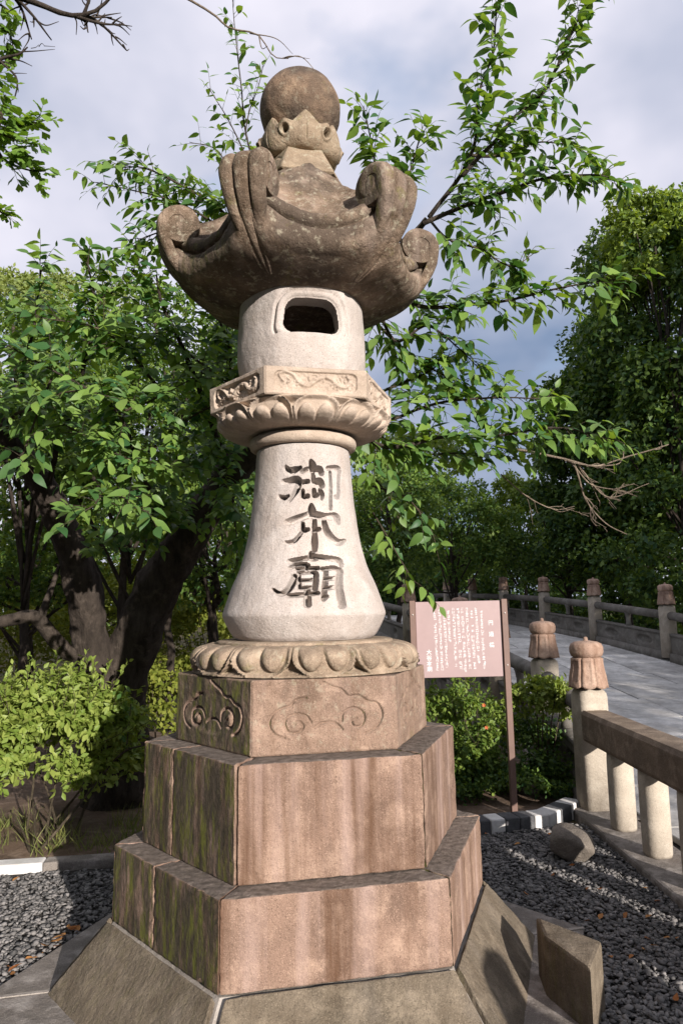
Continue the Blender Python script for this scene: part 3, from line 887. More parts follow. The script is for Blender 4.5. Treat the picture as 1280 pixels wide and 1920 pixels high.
# jewel
n = 96
a = np.linspace(-.5 * math.pi, .5 * math.pi, 64)
def ballmod(A, r, z):
    P = np.stack([r * np.cos(A), r * np.sin(A), z], -1)
    d = .006 * vnoise(P, 6) + .0025 * vnoise(P, 30)
    return r * (1 + d / .23), z
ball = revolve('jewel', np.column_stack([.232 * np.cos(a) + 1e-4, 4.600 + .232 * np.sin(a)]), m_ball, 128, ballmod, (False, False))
kn = MB(); kn.lathe([(.021, 4.822), (.021, 4.848), (.015, 4.864), (.0001, 4.869)], n=12)
kn.build('knob', m_neck, ball, smooth=True)

# ================================================================== things beside the lantern
# kerbs
def kerb(p, q, name, label, h, wdt, mats, cat='kerb', n=1, z0=-.05):
    p, q = np.array(p, float), np.array(q, float)
    d = q - p; Ln = np.linalg.norm(d); d /= Ln; nn_ = np.array([-d[1], d[0]])
    root = empty(name, (*((p + q) / 2), 0), label, cat)
    for i in range(n):
        a_, c_ = p + d * (Ln * i / n + .002), p + d * (Ln * (i + 1) / n - .002)
        m = MB(); m.prism([tuple(a_), tuple(c_), tuple(c_ + nn_ * wdt), tuple(a_ + nn_ * wdt)], z0, h + random.uniform(-.002, .002))
        m.build('kerb_stone', mats[i % len(mats)], root, bevel=.012, seg=2)
    return root
kerb((-5.2, 1.10), (-.95, 1.53), 'kerb', 'pale concrete kerb with whitened face between left gravel and the bush', .052, .13, [m_white, m_conc, m_conc], n=5)
kp = [on_ground(x, y, .0)[:2] for x, y in ((893, 1566), (1030, 1552), (1092, 1522))]
kerb(kp[0], kp[1], 'striped_kerb', 'low kerb painted in dark and white bands behind the gravel', .10, .17, [m_darkpaint, m_white, m_darkpaint, m_darkpaint, m_white], n=5)
kerb(kp[1] + .01, kp[2], 'striped_kerb', 'short banded kerb piece meeting the railing post', .095, .16, [m_white, m_darkpaint, m_white], n=3)

# garden rock on the gravel and a stone drain block beside the footing
def rock(name, c, size, seed, label, mat=m_rock, cat='rock'):
    bm = bmesh.new(); bmesh.ops.create_icosphere(bm, subdivisions=4, radius=1)
    V = np.array([v.co[:] for v in bm.verts]); q = np.random.default_rng(seed)
    for _ in range(9):
        n_ = q.normal(size=3); n_ /= np.linalg.norm(n_); h = .5 + .35 * q.random()
        dd = V @ n_ - h; V -= np.clip(dd, 0, None)[:, None] * n_ * .85
    V *= 1 + .06 * vnoise(V + seed, 2.2)[:, None] + .025 * vnoise(V + seed, 6)[:, None]
    V = V * np.array(size) + np.array(c)
    for v, c_ in zip(bm.verts, V): v.co = c_
    me = bpy.data.meshes.new(name); bm.to_mesh(me); bm.free(); me.materials.append(mat)
    me.polygons.foreach_set('use_smooth', np.ones(len(me.polygons), bool))
    return put(name, me, None, label, cat)
c_ = on_ground(1072, 1600, .05)
rock('garden_rock', (c_[0], c_[1] + .05, .07), (.17, .22, .15), 5, 'brown angular rock lying on the dark gravel below the banded kerb')
bx = MB()
bx.prism([tuple(on_ground(x, y, .27)[:2]) for x, y in ((1003, 1716), (1019, 1752), (1106, 1816), (1128, 1764))], -.1, .27)
bx.build('stone_block', m_slope, None, bevel=.016, seg=2, noise=.001, label='low square edged stone block standing beside the right slope of the footing', cat='block')

# ---- gravel
def pebble_variants(n=10):
    out = []
    for i in range(n):
        bm = bmesh.new(); bmesh.ops.create_icosphere(bm, subdivisions=1, radius=1)
        V = np.array([v.co[:] for v in bm.verts]); q = np.random.default_rng(50 + i)
        V *= 1 + .30 * q.normal(size=(len(V), 1)).clip(-1.3, 1.3)
        n_ = q.normal(size=3); n_ /= np.linalg.norm(n_); V -= np.clip(V @ n_ - .35, 0, None)[:, None] * n_
        V *= np.array([1.2, .85, .62])
        F = np.array([[v.index for v in f.verts] for f in bm.faces]); bm.free()
        out.append((V, F))
    return out
PV = pebble_variants()
def in_hex(p, R):
    return np.all([p @ ((hexdir(k) + hexdir(k + 1)) / np.linalg.norm(hexdir(k) + hexdir(k + 1))) < R * math.cos(math.pi / 6) for k in range(6)], axis=0)
def gravel(pts, name, label, lo, hi, mat):
    q = np.random.default_rng(9)
    V, F, n0 = [], [], 0
    N_ = len(pts)
    kind = q.integers(0, len(PV), N_); sz = lo + (hi - lo) * q.random(N_) ** 1.6; rt = q.uniform(0, 6.28, (N_, 3))
    for v in range(len(PV)):
        i = np.where(kind == v)[0]
        if not len(i): continue
        v0, f0 = PV[v]
        ca, sa = np.cos(rt[i, 0]), np.sin(rt[i, 0]); cb, sb = np.cos(rt[i, 1] * .16 - .5), np.sin(rt[i, 1] * .16 - .5)
        x, y, z = v0[:, 0], v0[:, 1], v0[:, 2]
        y2 = cb[:, None] * y - sb[:, None] * z; z2 = sb[:, None] * y + cb[:, None] * z
        xx = ca[:, None] * x - sa[:, None] * y2; yy = sa[:, None] * x + ca[:, None] * y2
        G = np.stack([xx, yy, z2], -1) * sz[i, None, None] + pts[i][:, None, :]
        V.append(G.reshape(-1, 3)); F.append((f0[None] + n0 + np.arange(len(i))[:, None, None] * len(v0)).reshape(-1, 3)); n0 += len(i) * len(v0)
    V, F = np.concatenate(V), np.concatenate(F)
    me = new_mesh(name, V, F, mat, False, np.repeat(q.random(len(F) // 20), 20)[:len(F)])
    return put(name, me, None, label, 'gravel', kind='stuff')
pm = NT('gravel_stone')
pa = pm.n('ShaderNodeAttribute', attribute_name='rnd').outputs['Fac']
pcol = pm.mix(pm.ramp(pa, 0., 1.), (.06, .06, .06), (.26, .245, .235))
pcol = pm.mix(pm.ramp(pm.noise(90, 3), .45, .65, (0, 0, 0), (.5,) * 3), pcol, (.15, .14, .13))
m_pebble = pm.bsdf(pcol, .85, None, .25)
q = np.random.default_rng(4)
pr_ = np.column_stack([q.uniform(.95, 2.25, 26000), q.uniform(-1.6, 2.25, 26000)])
ks = (kp[1] - kp[0]) / np.linalg.norm(kp[1] - kp[0])
front_of_kerb = (pr_ - kp[0]) @ np.array([-ks[1], ks[0]]) < -.01
pr_ = pr_[~in_hex(pr_, 1.5) & front_of_kerb]
gravel(np.column_stack([pr_, q.uniform(-.012, .012, len(pr_))]), 'gravel', 'dark grey gravel strip between lantern footing and stone railing', .005, .021, m_pebble)
pl = np.column_stack([q.uniform(-2.9, -1.0, 19000), q.uniform(-1.5, 1.5, 19000)])
pl = pl[~in_hex(pl, 1.5) & (pl[:, 1] < 1.05 + (pl[:, 0] + 5.2) * .1)]
gravel(np.column_stack([pl, q.uniform(-.012, .010, len(pl))]), 'gravel', 'sunlit grey gravel patch left of the lantern below the kerb', .005, .020, m_pebble)

# ================================================================== stone railings and bridge
def square_mod(p):
    def f(A, r, z):
        return r / (np.abs(np.cos(A)) ** p + np.abs(np.sin(A)) ** p) ** (1 / p), z
    return f
def post_meshes():
    out = {}
    m = MB(); m.lathe([(.128, 0), (.128, .86), (.128, .93), (.122, .965), (.104, .99), (.082, 1.0), (.074, 1.005)], n=32, mod=square_mod(5)); out['post'] = (m, m_rail)
    m = MB()
    def pet(A, r, z):
        q = (A * 8 / (2 * np.pi)) % 1 * 2 - 1
        v = np.clip((z - 1.0) / .26, 0, 1)
        sc = sstep(1 - v, .55, 1.)
        groove = np.exp(-((np.abs(q) - 1) / .12) ** 2)
        inner = np.clip(1 - (q / .5) ** 4, 0, 1) * sstep(v, .22, .32) * (1 - sstep(v, .85, .93))
        return r - .012 * groove - .007 * inner, z - .022 * sc * (1 - np.abs(q) ** 2.2)
    t_ = np.linspace(0, 1, 14)
    pr2 = np.vstack([[(.085, 1.03)], np.column_stack([.166 - .030 * t_ ** .7 + .004 * np.sin(t_ * 6), 1.025 + .225 * t_]), [(.115, 1.262), (.09, 1.264)]])
    m.lathe([(.078, .998), (.075, 1.034)], n=24); m.lathe(pr2, n=128, mod=pet); out['petal_cap'] = (m, m_cap)
    m = MB(); m.lathe([(.095, 1.256), (.128, 1.272), (.140, 1.305), (.140, 1.345), (.128, 1.375), (.098, 1.392), (.05, 1.400), (.02, 1.403), (.017, 1.425), (.009, 1.433), (.0005, 1.435)], n=40)
    out['knob'] = (m, m_cap)
    return {k: b_.mesh(k, mt, True) for k, (b_, mt) in out.items()}
PM = post_meshes()
def local_child(name, me, parent, loc, rz=0, sc=(1, 1, 1)):
    o = bpy.data.objects.new(name, me); COL.objects.link(o); o.parent = parent
    pl_ = Vector(parent.get('_loc', (0, 0, 0)))
    o.location = Vector(loc) - pl_; o.rotation_euler = (0, 0, rz); o.scale = sc
    o['_loc'] = tuple(o.location)
    return o
def post(parent, x, y, z, rz=0, sc=1., mat=None):
    o = local_child('post', PM['post'], parent, (x, y, z), rz, (sc,) * 3)
    for k in ('petal_cap', 'knob'):
        c = bpy.data.objects.new(k, PM[k]); COL.objects.link(c); c.parent = o
    return o

# near railing: square handrail on round balusters, running towards the viewer
A0 = np.array([2.42, 2.34]); dirA = np.array([-.049, -.9988])
RA = empty('stone_railing', (*A0, 0), 'pale stone railing with round balusters and flat handrail beside the gravel', 'railing')
rzA = math.atan2(dirA[0], -dirA[1]) * -1
def alongA(t): return A0 + dirA * t
PB = [A0, alongA(3.05), np.array([2.74, -4.43])]
for p_ in PB: post(RA, *p_, .03, rzA)
for i in range(2):
    dd = (PB[i + 1] - PB[i]) / np.linalg.norm(PB[i + 1] - PB[i])
    a_, c_ = PB[i] + dd * .12, PB[i + 1] - dd * .12
    n_ = np.array([-dd[1], dd[0]])
    m = MB()
    sec = [(-.105, .615), (.105, .615), (.115, .64), (.115, .83), (.095, .862), (-.095, .862), (-.115, .83), (-.115, .64)]
    m.grid(np.array([[(*(p_ + n_ * u_), z_) for u_, z_ in sec] for p_ in (a_, c_)]), wrap=True)
    m.p += [list(range(8))[::-1], list(range(8, 16))]
    rough(m.build('handrail', m_handrail, RA), .002)
balm = MB(); balm.lathe([(.082, 0), (.088, .02), (.090, .10), (.090, .48), (.086, .57)], n=28, mod=square_mod(2.6))
bal_me = balm.mesh('baluster', m_rail, True)
for t in (.60, 1.18, 1.76, 2.35):
    local_child('baluster', bal_me, RA, (*alongA(t), .055), rzA)
for t in (.2, .42, .64, .84):
    local_child('baluster', bal_me, RA, (*(PB[1] + (PB[2] - PB[1]) * t), .055), rzA)
m = MB(); a_, c_ = alongA(-.25), alongA(3.2); n_ = np.array([-dirA[1], dirA[0]])
m.prism([tuple(a_ - n_ * .20), tuple(a_ + n_ * .20), tuple(c_ + n_ * .20), tuple(c_ - n_ * .20)][::-1], -.08, .056)
m.build('plinth', m_conc, RA, bevel=.02, seg=2)

# bridge deck of stone slabs
dk = MB()
ys_ = np.linspace(2.0, 30, 60)
def deck_x(y): return 2.62 - .035 * np.clip(y - 9, 0, None), 7.35 - .105 * np.clip(y - 7, 0, None) + .0 * y
L0, L1 = deck_x(ys_)
dk.grid(np.stack([np.stack([L0 - .2, L1 + .25], 1), np.stack([ys_, ys_], 1), np.stack([deck_z(ys_) - .02] * 2, 1)], -1))
for side, X_ in ((0, L0 - .2), (1, L1 + .25)):
    dk.grid(np.stack([np.stack([X_, X_], 1), np.stack([ys_, ys_], 1), np.stack([deck_z(ys_) - .02, deck_z(ys_) - 1.2], 1)], -1))
deck = dk.build('bridge_deck', m_conc, kind='structure')
q = random.Random(5)
y = -3.0
row = 0
while y < 27:
    ln = q.uniform(.75, 1.15)
    x0, x1 = deck_x(y + ln / 2)
    if y < 2.2: x0, x1 = 2.66, 7.3
    cuts = np.linspace(float(x0), float(x1), 5); cuts[1:-1] += np.array([q.uniform(-.12, .12) for _ in range(3)])
    for a_, c_ in zip(cuts[:-1], cuts[1:]):
        za, zb = float(deck_z(y)), float(deck_z(y + ln))
        g, dz = .013, q.uniform(-.006, .006)
        V = [(xx, yy, zz_ + dz + o_) for o_ in (-.05, 0.0) for xx, yy, zz_ in ((a_ + g, y + g, za), (c_ - g, y + g, za), (c_ - g, y + ln - g, zb), (a_ + g, y + ln - g, zb))]
        s_ = MB(); s_.add(V, [(3, 2, 1, 0), (4, 5, 6, 7), (0, 1, 5, 4), (1, 2, 6, 5), (2, 3, 7, 6), (3, 0, 4, 7)])
        s_.build('paving_slab', m_deck, deck, bevel=.007)
    y += ln
    row += 1

def bay_panel(parent, p, q_, mat):
    """low stone panel with oval openings between two posts (carved right through the look of the stone)"""
    p, q_ = np.array(p, float), np.array(q_, float)
    d = q_ - p; Ln = np.hypot(*d[:2]); n_ = np.array([-d[1], d[0]]) / Ln
    U_, V_ = np.meshgrid(np.linspace(.05, .95, 60), np.linspace(0, 1, 14))
    xx = U_ * Ln
    ov = np.minimum.reduce([((xx - Ln * f) / .24) ** 2 + ((V_ - .5) / .26) ** 2 for f in (.27, .73)])
    dep = -.05 * sstep(1 - ov, -.05, .12)
    m = MB()
    for sgn in (1, -1):
        off = (.055 + dep) * sgn
        m.grid(np.stack([p[0] + d[0] * U_ + n_[0] * off, p[1] + d[1] * U_ + n_[1] * off, p[2] + d[2] * U_ + .10 + V_ * .32], -1))
    a3, c3 = p + d * .05, p + d * .95
    for z0, z1, w_ in ((-.10, .10, .10), (.42, .47, .07)):
        V = []
        for zo in (z0, z1):
            for e_, sg in ((a3, -1), (c3, -1), (c3, 1), (a3, 1)):
                V.append((e_[0] + n_[0] * w_ * sg, e_[1] + n_[1] * w_ * sg, e_[2] + zo))
        m.add(V, [(3, 2, 1, 0), (4, 5, 6, 7), (0, 1, 5, 4), (1, 2, 6, 5), (2, 3, 7, 6), (3, 0, 4, 7)])
    m.build('panel', mat, parent)
    for f in (.5,):
        e_ = p + d * f
        s_ = MB(); s_.lathe([(.06, .47), (.05, .52), (.045, .62), (.06, .70), (.075, .74)], (e_[0], e_[1], e_[2]), 12)
        s_.build('strut', mat, parent, smooth=True)
def bridge_rail(name, label, P, mat, first_post=True):
    root = empty(name, tuple(P[0]), label, 'railing')
    for i, p in enumerate(P):
        if i or first_post:
            post(root, *p, HEXAZ * 0 + rad(4))
    for p, q_ in zip(P[:-1], P[1:]):
        p, q_ = np.array(p), np.array(q_)
        d = q_ - p; u_ = d / np.linalg.norm(d)
        m = MB(); m.tube([p + u_ * .10 + (0, 0, .80), p + d * .5 + (0, 0, .80), q_ - u_ * .10 + (0, 0, .80)], .082, 14)
        m.build('round_rail', mat, root, smooth=True)
        bay_panel(root, p, q_, mat)
    return root
near = [(2.42, 2.34, .03), (2.60, 4.0, .17), (2.62, 5.9, .31), (2.58, 8.05, .50), (2.22, 11.46, .86), (1.92, 16.2, 1.12), (1.55, 21.5, 1.30)]
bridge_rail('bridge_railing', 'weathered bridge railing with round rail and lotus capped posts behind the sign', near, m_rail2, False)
far = [(7.25, 7.0, .44), (7.0, 9.8, .72), (6.71, 12.55, .95), (6.46, 15.3, 1.12), (6.15, 18.1, 1.25), (5.84, 20.9, 1.33), (5.5, 23.7, 1.42), (5.2, 26.5, 1.45)]
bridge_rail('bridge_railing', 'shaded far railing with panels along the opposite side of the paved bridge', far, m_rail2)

# ================================================================== notice board
SG = at(862, 1200, 6.0)
sr = bpy.data.objects.new('information_sign', None); COL.objects.link(sr)
sr.location = (SG[0], SG[1], 0); sr.rotation_euler = (0, rad(-.3), rad(-3.0))
tag(sr, 'brown notice board with white Japanese writing on two posts beside the railing', 'sign')
def sp_child(name, mb, mat, parent, **k):
    o = bpy.data.objects.new(name, mb.mesh(name, mat, **k)); COL.objects.link(o); o.parent = parent
    return o
W2, ZT, ZB = .375, 1.785, 1.155
for sx in (-1, 1):
    m = MB(); m.box((sx * (W2 + .012) - .024, -.035, -.1), (sx * (W2 + .012) + .024, .028, ZT + .012))
    p_ = sp_child('post', m, m_post, sr, bevel=.003)
    for zb in (1.25, 1.68):
        m = MB(); m.lathe([(.007, 0), (.007, .003), (.004, .006), (.0005, .007)], n=10)
        V = m.v[0]; m.v[0] = np.column_stack([V[:, 0] + sx * (W2 + .012), -.0355 - V[:, 2], V[:, 1] + zb])
        sp_child('bolt', m, m_steel, p_)
m = MB(); m.box((-W2 + .015, -.012, ZB), (W2 - .014, .012, ZT))
pan = sp_child('panel', m, m_sign, sr, bevel=.003)
def glyph_text(body, size, x, z, parent, name):
    c = bpy.data.curves.new('w', 'FONT'); c.body = body; c.size = size; c.align_x = 'CENTER'; c.resolution_u = 3
    c.offset = .0006
    o = bpy.data.objects.new('w', c); COL.objects.link(o)
    me = bpy.data.meshes.new_from_object(o.evaluated_get(bpy.context.evaluated_depsgraph_get()))
    bpy.data.objects.remove(o)
    n_ = len(me.vertices); V = np.zeros(n_ * 3); me.vertices.foreach_get('co', V); V = V.reshape(-1, 3)
    me.vertices.foreach_set('co', np.column_stack([V[:, 0] + x, np.full(n_, -.0150), V[:, 1] + z]).reshape(-1))
    me.materials.clear(); me.materials.append(m_letter); me.name = name
    o = bpy.data.objects.new(name, me); COL.objects.link(o); o.parent = parent
    return o
sx_ = lambda x: -W2 + (x - 215) / (1058 - 215) * 2 * W2
sz_ = lambda y: ZT - (y - 250) / (1005 - 250) * (ZT - ZB)
for i, ch in enumerate('円通橋'):
    glyph_text(ch, .044, sx_(938), sz_((492, 605, 712)[i]), pan, 'title_character')
for i, ch in enumerate('大谷本廟'):
    glyph_text(ch, .046, sx_(345), sz_((772, 828, 884, 938)[i]), pan, 'signature_character')
q = random.Random(21)
cols = [(415, 320, 925), (460, 320, 925), (506, 345, 905), (545, 330, 660), (592, 315, 930), (636, 318, 930), (678, 318, 935), (720, 318, 930), (766, 345, 930), (808, 315, 860), (856, 345, 930)]
for x, y0, y1 in cols:
    m = MB(); y_ = y0
    while y_ < y1:
        if q.random() > .07:
            cx_, cz_, g = sx_(x + (y_ - 620) * .012), sz_(y_ + 12), .0125
            for _ in range(q.randint(3, 5)):
                if q.random() < .55: ax, az, bx_, bz_ = -g * q.uniform(.4, 1), g * q.uniform(-1, 1), g * q.uniform(.4, 1), None
                else: ax, az, bx_, bz_ = g * q.uniform(-1, 1), -g * q.uniform(.3, 1), None, g * q.uniform(.3, 1)
                t_ = .0013
                if bz_ is None: lo_, hi_ = (cx_ + ax, cz_ + az - t_), (cx_ + bx_, cz_ + az + t_)
                else: lo_, hi_ = (cx_ + ax - t_, cz_ + az), (cx_ + ax + t_, cz_ + bz_)
                yy_ = -.0136 - q.random() * .0006
                m.add([(lo_[0], yy_, lo_[1]), (hi_[0], yy_, lo_[1]), (hi_[0], yy_, hi_[1]), (lo_[0], yy_, hi_[1])], [(0, 1, 2, 3)])
        y_ += 28
    sp_child('text_column', m, m_letter, pan)['kind'] = 'stuff'

# ================================================================== foliage
def frames(D, N):
    D = D / (np.linalg.norm(D, axis=1, keepdims=True) + 1e-9)
    N = N - D * np.sum(N * D, 1, keepdims=True); N /= (np.linalg.norm(N, axis=1, keepdims=True) + 1e-9)
    return np.stack([np.cross(D, N), D, N], 1)          # rows: x, y, z axes
def tmpl_leaf(wd=.46, droop=.22, fold=.16, seg=5):
    ts = np.linspace(0, 1, seg + 1)
    hw = wd * .5 * np.sin(np.pi * ts ** .82) ** .85 * (1 - .25 * ts)
    V, F = [], []
    for t, h in zip(ts, hw): V.append((0, t, -droop * t * t))
    L_, R_ = {}, {}
    for i in range(1, seg):
        for sg, dct in ((-1, L_), (1, R_)):
            dct[i] = len(V); V.append((sg * hw[i], ts[i] - .02, -droop * ts[i] ** 2 + fold * hw[i] + .012 * math.sin(9 * ts[i] + sg)))
    for dct, sg in ((L_, -1), (R_, 1)):
        for i in range(seg):
            a_, c_ = i, i + 1
            if i == 0: f = [(a_, c_, dct[1])]
            elif i == seg - 1: f = [(a_, c_, dct[i])]
            else: f = [(a_, c_, dct[i + 1]), (a_, dct[i + 1], dct[i])]
            F += f if sg < 0 else [x[::-1] for x in f]
    return np.array(V), np.array(F)
TL_CHERRY = [tmpl_leaf(.56, .20, .2), tmpl_leaf(.50, .34, .3), tmpl_leaf(.60, .08, .12), tmpl_leaf(.52, .42, .1)]
TL_SMALL = [(np.array([(0, 0, 0), (-.27, .45, .06), (-.16, .8, .0), (0, 1, -.1), (.16, .8, .0), (.27, .45, .06), (0, .5, -.04)]), np.array([(0, 6, 1), (1, 6, 2), (2, 6, 3), (3, 6, 4), (4, 6, 5), (5, 6, 0)]))]
TL_CARD = [(np.array([(0, 0, 0), (-.30, .5, .08), (0, 1, -.06), (.30, .5, .08)]), np.array([(0, 2, 1), (0, 3, 2)]))]
_g = [(0, 0, 0)] + [(math.sin(a) * .62, math.cos(a) * (.95 if abs(a) > .08 else .72), .05 * math.cos(9 * a)) for a in np.linspace(-.95, .95, 9)]
TL_GINKGO = [(np.array(_g), np.array([(0, i + 1, i) for i in range(1, 9)]))]

class Leaves:
    def __init__(s): s.p, s.d, s.n, s.l = [], [], [], []
    def add(s, P, D, N, Ln):
        P = np.atleast_2d(P); s.p.append(P); s.d.append(np.broadcast_to(D, P.shape)); s.n.append(np.broadcast_to(N, P.shape)); s.l.append(np.broadcast_to(Ln, (len(P),)))
    def arrays(s):
        return np.concatenate(s.p), np.concatenate(s.d), np.concatenate(s.n), np.concatenate(s.l)
def leaf_mesh(name, A_, tmpl, mat, seed=0):
    P, D, N, Ln = A_
    q_ = np.random.default_rng(seed)
    k = q_.integers(0, len(tmpl), len(P)); Rm_ = frames(D, N)
    Vs, Fs, Rn, n0 = [], [], [], 0
    for t in range(len(tmpl)):
        i = np.where(k == t)[0]
        if not len(i): continue
        v, f = tmpl[t]
        V = np.einsum('mk,nkj->nmj', v, Rm_[i]) * Ln[i, None, None] + P[i][:, None]
        Vs.append(V.reshape(-1, 3)); Fs.append((f[None] + (np.arange(len(i)) * len(v))[:, None, None] + n0).reshape(-1, 3)); n0 += len(i) * len(v)
        Rn.append(np.repeat(q_.random(len(i)), len(f)))
    return new_mesh(name, np.concatenate(Vs), np.concatenate(Fs), mat, len(tmpl[0][0]) > 4, np.concatenate(Rn))
def plant_leaves(root, lv, tmpl, mat, n_parts, seed=0, part='leaf', mass='foliage'):
    """the leaves that show largest are parts of their own, the rest one mass"""
    A_ = lv.arrays()
    P, D, N, Ln = A_
    pick = np.zeros(len(P), bool)
    if n_parts:
        u, v, d = seen(P)
        vis = (d > .3) & (u > 0) & (u < 1280) & (v > 0) & (v < 1920)
        score = np.where(vis, Ln / np.maximum(d, .3), 0)
        idx = np.argsort(-score)[:n_parts]
        pick[idx[score[idx] > 0]] = True
    if (~pick).any():
        put(mass, leaf_mesh(mass, tuple(a_[~pick] for a_ in A_), tmpl, mat, seed), root, kind='stuff')
    if pick.any():
        mes = [new_mesh(part, v, f, mat, True) for v, f in tmpl]
        Rm_ = frames(D[pick], N[pick]); loc = Vector(root.get('_loc', (0, 0, 0)))
        for i, (p, R3, ln) in enumerate(zip(P[pick], Rm_, Ln[pick])):
            o = bpy.data.objects.new(part, mes[i % len(mes)]); COL.objects.link(o); o.parent = root
            q_ = Matrix(R3.T.tolist()).to_quaternion()
            o.location = Vector(p) - loc; o.rotation_mode = 'QUATERNION'; o.rotation_quaternion = q_; o.scale = (ln,) * 3
def rvec(n=None):
    v = rng.normal(size=(n, 3) if n else 3)
    return v / np.linalg.norm(v, axis=-1, keepdims=True)
UP = np.array([0, 0, 1.])
def leafy(branch, lv, tw, spacing=.05, tl=(.12, .38), leaf=(.085, .14), per=.042, start=.15, droop=.45, up=.25, twig_r=.0028, spread=1.):
    """side twigs with alternate leaves along a branch polyline"""
    P = np.asarray(branch, float)[:, :3]
    seg = np.linalg.norm(np.diff(P, axis=0), axis=1); S = np.concatenate([[0], np.cumsum(seg)])
    s_ = S[-1] * start
    while s_ <= S[-1] + 1e-6:
        p = np.array([np.interp(s_, S, P[:, j]) for j in range(3)])
        i = min(np.searchsorted(S, s_), len(P) - 1); i = max(i, 1)
        t = P[i] - P[i - 1]; t /= np.linalg.norm(t)
        end = s_ > S[-1] - spacing
        d = t * (1.6 if end else .75) + rvec() * .75 * spread + UP * up; d /= np.linalg.norm(d)
        ln = rng.uniform(*tl) * (1 - .35 * s_ / S[-1])
        k = 5
        Q = np.array([p + d * ln * f + np.array([0, 0, -.18 * ln * f * f]) for f in np.linspace(0, 1, k)])
        if tw is not None: tw.tube(Q, np.linspace(twig_r, twig_r * .45, k), 4, cap=False)
        m_ = max(2, int(ln / per))
        for j in range(m_):
            f = .15 + .85 * (j + 1) / m_
            pos = p + d * ln * f + np.array([0, 0, -.18 * ln * f * f])
            side = np.cross(d, UP); side /= (np.linalg.norm(side) + 1e-6); side *= (-1 if j % 2 else 1)
            last = j == m_ - 1
            ld = d * (.9 if last else .45) + side * (.15 if last else .8) - UP * droop * rng.uniform(.4, 1.4) + rvec() * .3
            nn_ = UP * .75 + rvec() * .6 + np.array([.15, -.55, 0])
            lv.add(pos, ld, nn_, rng.uniform(*leaf) * (.75 if last else 1))
        s_ += spacing * rng.uniform(.6, 1.4)
def px(pts, d=None):
    """a limb through places sighted from the path: (x, y[, depth][, radius])"""
    return np.array([at(p[0], p[1], p[2] if d is None else d) for p in pts])
def limb(mb, P, r0, r1, n=24, sides=10, wob=.0, rough_bark=False):
    Q = spline(P, n)
    if wob: Q = Q + wob * np.stack([vnoise(Q, 3), vnoise(Q + 9, 3), vnoise(Q + 17, 3)], -1)
    if rough_bark: Q = spline(P, n * 3); n = n * 3; sides = sides * 3; n0 = mb.n
    mb.tube(Q, np.linspace(r0, r1, n) if np.isscalar(r0) else np.interp(np.linspace(0, 1, n), np.linspace(0, 1, len(r0)), r0), sides)
    if rough_bark:
        V = mb.v[-1]; cc_ = np.repeat(Q, sides, 0); d_ = V - cc_; rr_ = np.linalg.norm(d_, axis=1, keepdims=True)
        V += d_ * (.16 * vnoise(V, 5) + .11 * vnoise(V * np.array([1, 1, .45]), 17) + .07 * vnoise(V * np.array([1, 1, .5]), 42))[:, None]
    return Q
def crown(c, R, nclump, nleaf, size, seed, flat=.35, lo=-.7, gap=.30):
    """clumped crown: leaves on the shells of many clumps spread through an ellipsoid"""
    q_ = np.random.default_rng(seed)
    C_ = q_.normal(size=(nclump, 3)); C_ /= np.linalg.norm(C_, axis=1, keepdims=True)
    C_ *= q_.uniform(.45, 1., (nclump, 1)) ** .6
    C_[:, 2] = np.where(C_[:, 2] < lo, -C_[:, 2], C_[:, 2])
    cr = q_.uniform(.16, gap, nclump) * (1.15 - .3 * np.linalg.norm(C_, axis=1))
    k = q_.integers(0, nclump, nleaf)
    v = q_.normal(size=(nleaf, 3)); v /= np.linalg.norm(v, axis=1, keepdims=True)
    v[:, 2] = np.where(q_.random(nleaf) < .5, np.abs(v[:, 2]), v[:, 2])
    rr2 = q_.uniform(.55, 1.08, nleaf)
    P = (C_[k] + v * (cr[k] * rr2)[:, None]) * np.array(R) + np.array(c)
    D = v * .4 + q_.normal(size=(nleaf, 3)) * .6 - UP * .25
    N = v + UP * .5 + q_.normal(size=(nleaf, 3)) * .5
    lv = Leaves(); lv.add(P, D, N, q_.uniform(.65, 1.25, nleaf) * size)
    return lv, C_ * np.array(R) + np.array(c)

# ================================================================== the cherry tree behind the lantern
ctr = on_ground(218, 1525)
CH = empty('cherry_tree', (ctr[0], ctr[1], 0), 'dark forked cherry tree with large leaves reaching round behind the lantern', 'tree')
tr = MB()
pts = [(222, 1540, 6.5), (222, 1420, 6.5), (224, 1310, 6.5), (258, 1190, 6.5), (298, 1095, 6.45), (352, 1008, 6.35), (424, 902, 6.2), (482, 812, 6.05), (560, 690, 5.8), (650, 580, 5.55), (735, 490, 5.35), (800, 410, 5.2)]
main = limb(tr, px(pts), [.34, .27, .235, .22, .20, .175, .15, .125, .085, .048, .028, .019], 0, 60, 18, .05, True)
tr.build('trunk', m_bark, CH, smooth=True)
tr = MB()
pts = [(215, 1500, 6.5), (186, 1300, 6.42), (168, 1190, 6.35), (152, 1080, 6.3), (122, 995, 6.2), (88, 925, 6.05), (44, 858, 5.9), (-5, 790, 5.7), (-80, 690, 5.5)]
left = limb(tr, px(pts), [.24, .19, .16, .145, .13, .11, .09, .075, .05], 0, 50, 16, .05, True)
tr.build('limb', m_bark2, CH, smooth=True)
tr = MB()
low = limb(tr, px([(165, 1240, 6.4), (118, 1215, 6.2), (70, 1158, 6.0), (20, 1160, 5.9), (-40, 1170, 5.8)]), .075, .045, 24, 10, .04)
limb(tr, px([(75, 1165, 6.0), (95, 1110, 6.1), (110, 1060, 6.2)]), .04, .015, 12, 8, .03)
tr.build('limb', m_bark, CH, smooth=True)
B = []      # (points with depth, root radius, dense)
def br(pts, d, r, kind): B.append((pts, d, r, kind))
br([(800, 410), (860, 330), (885, 270), (900, 190), (922, 85), (945, -40)], 5.1, .018, 'r')
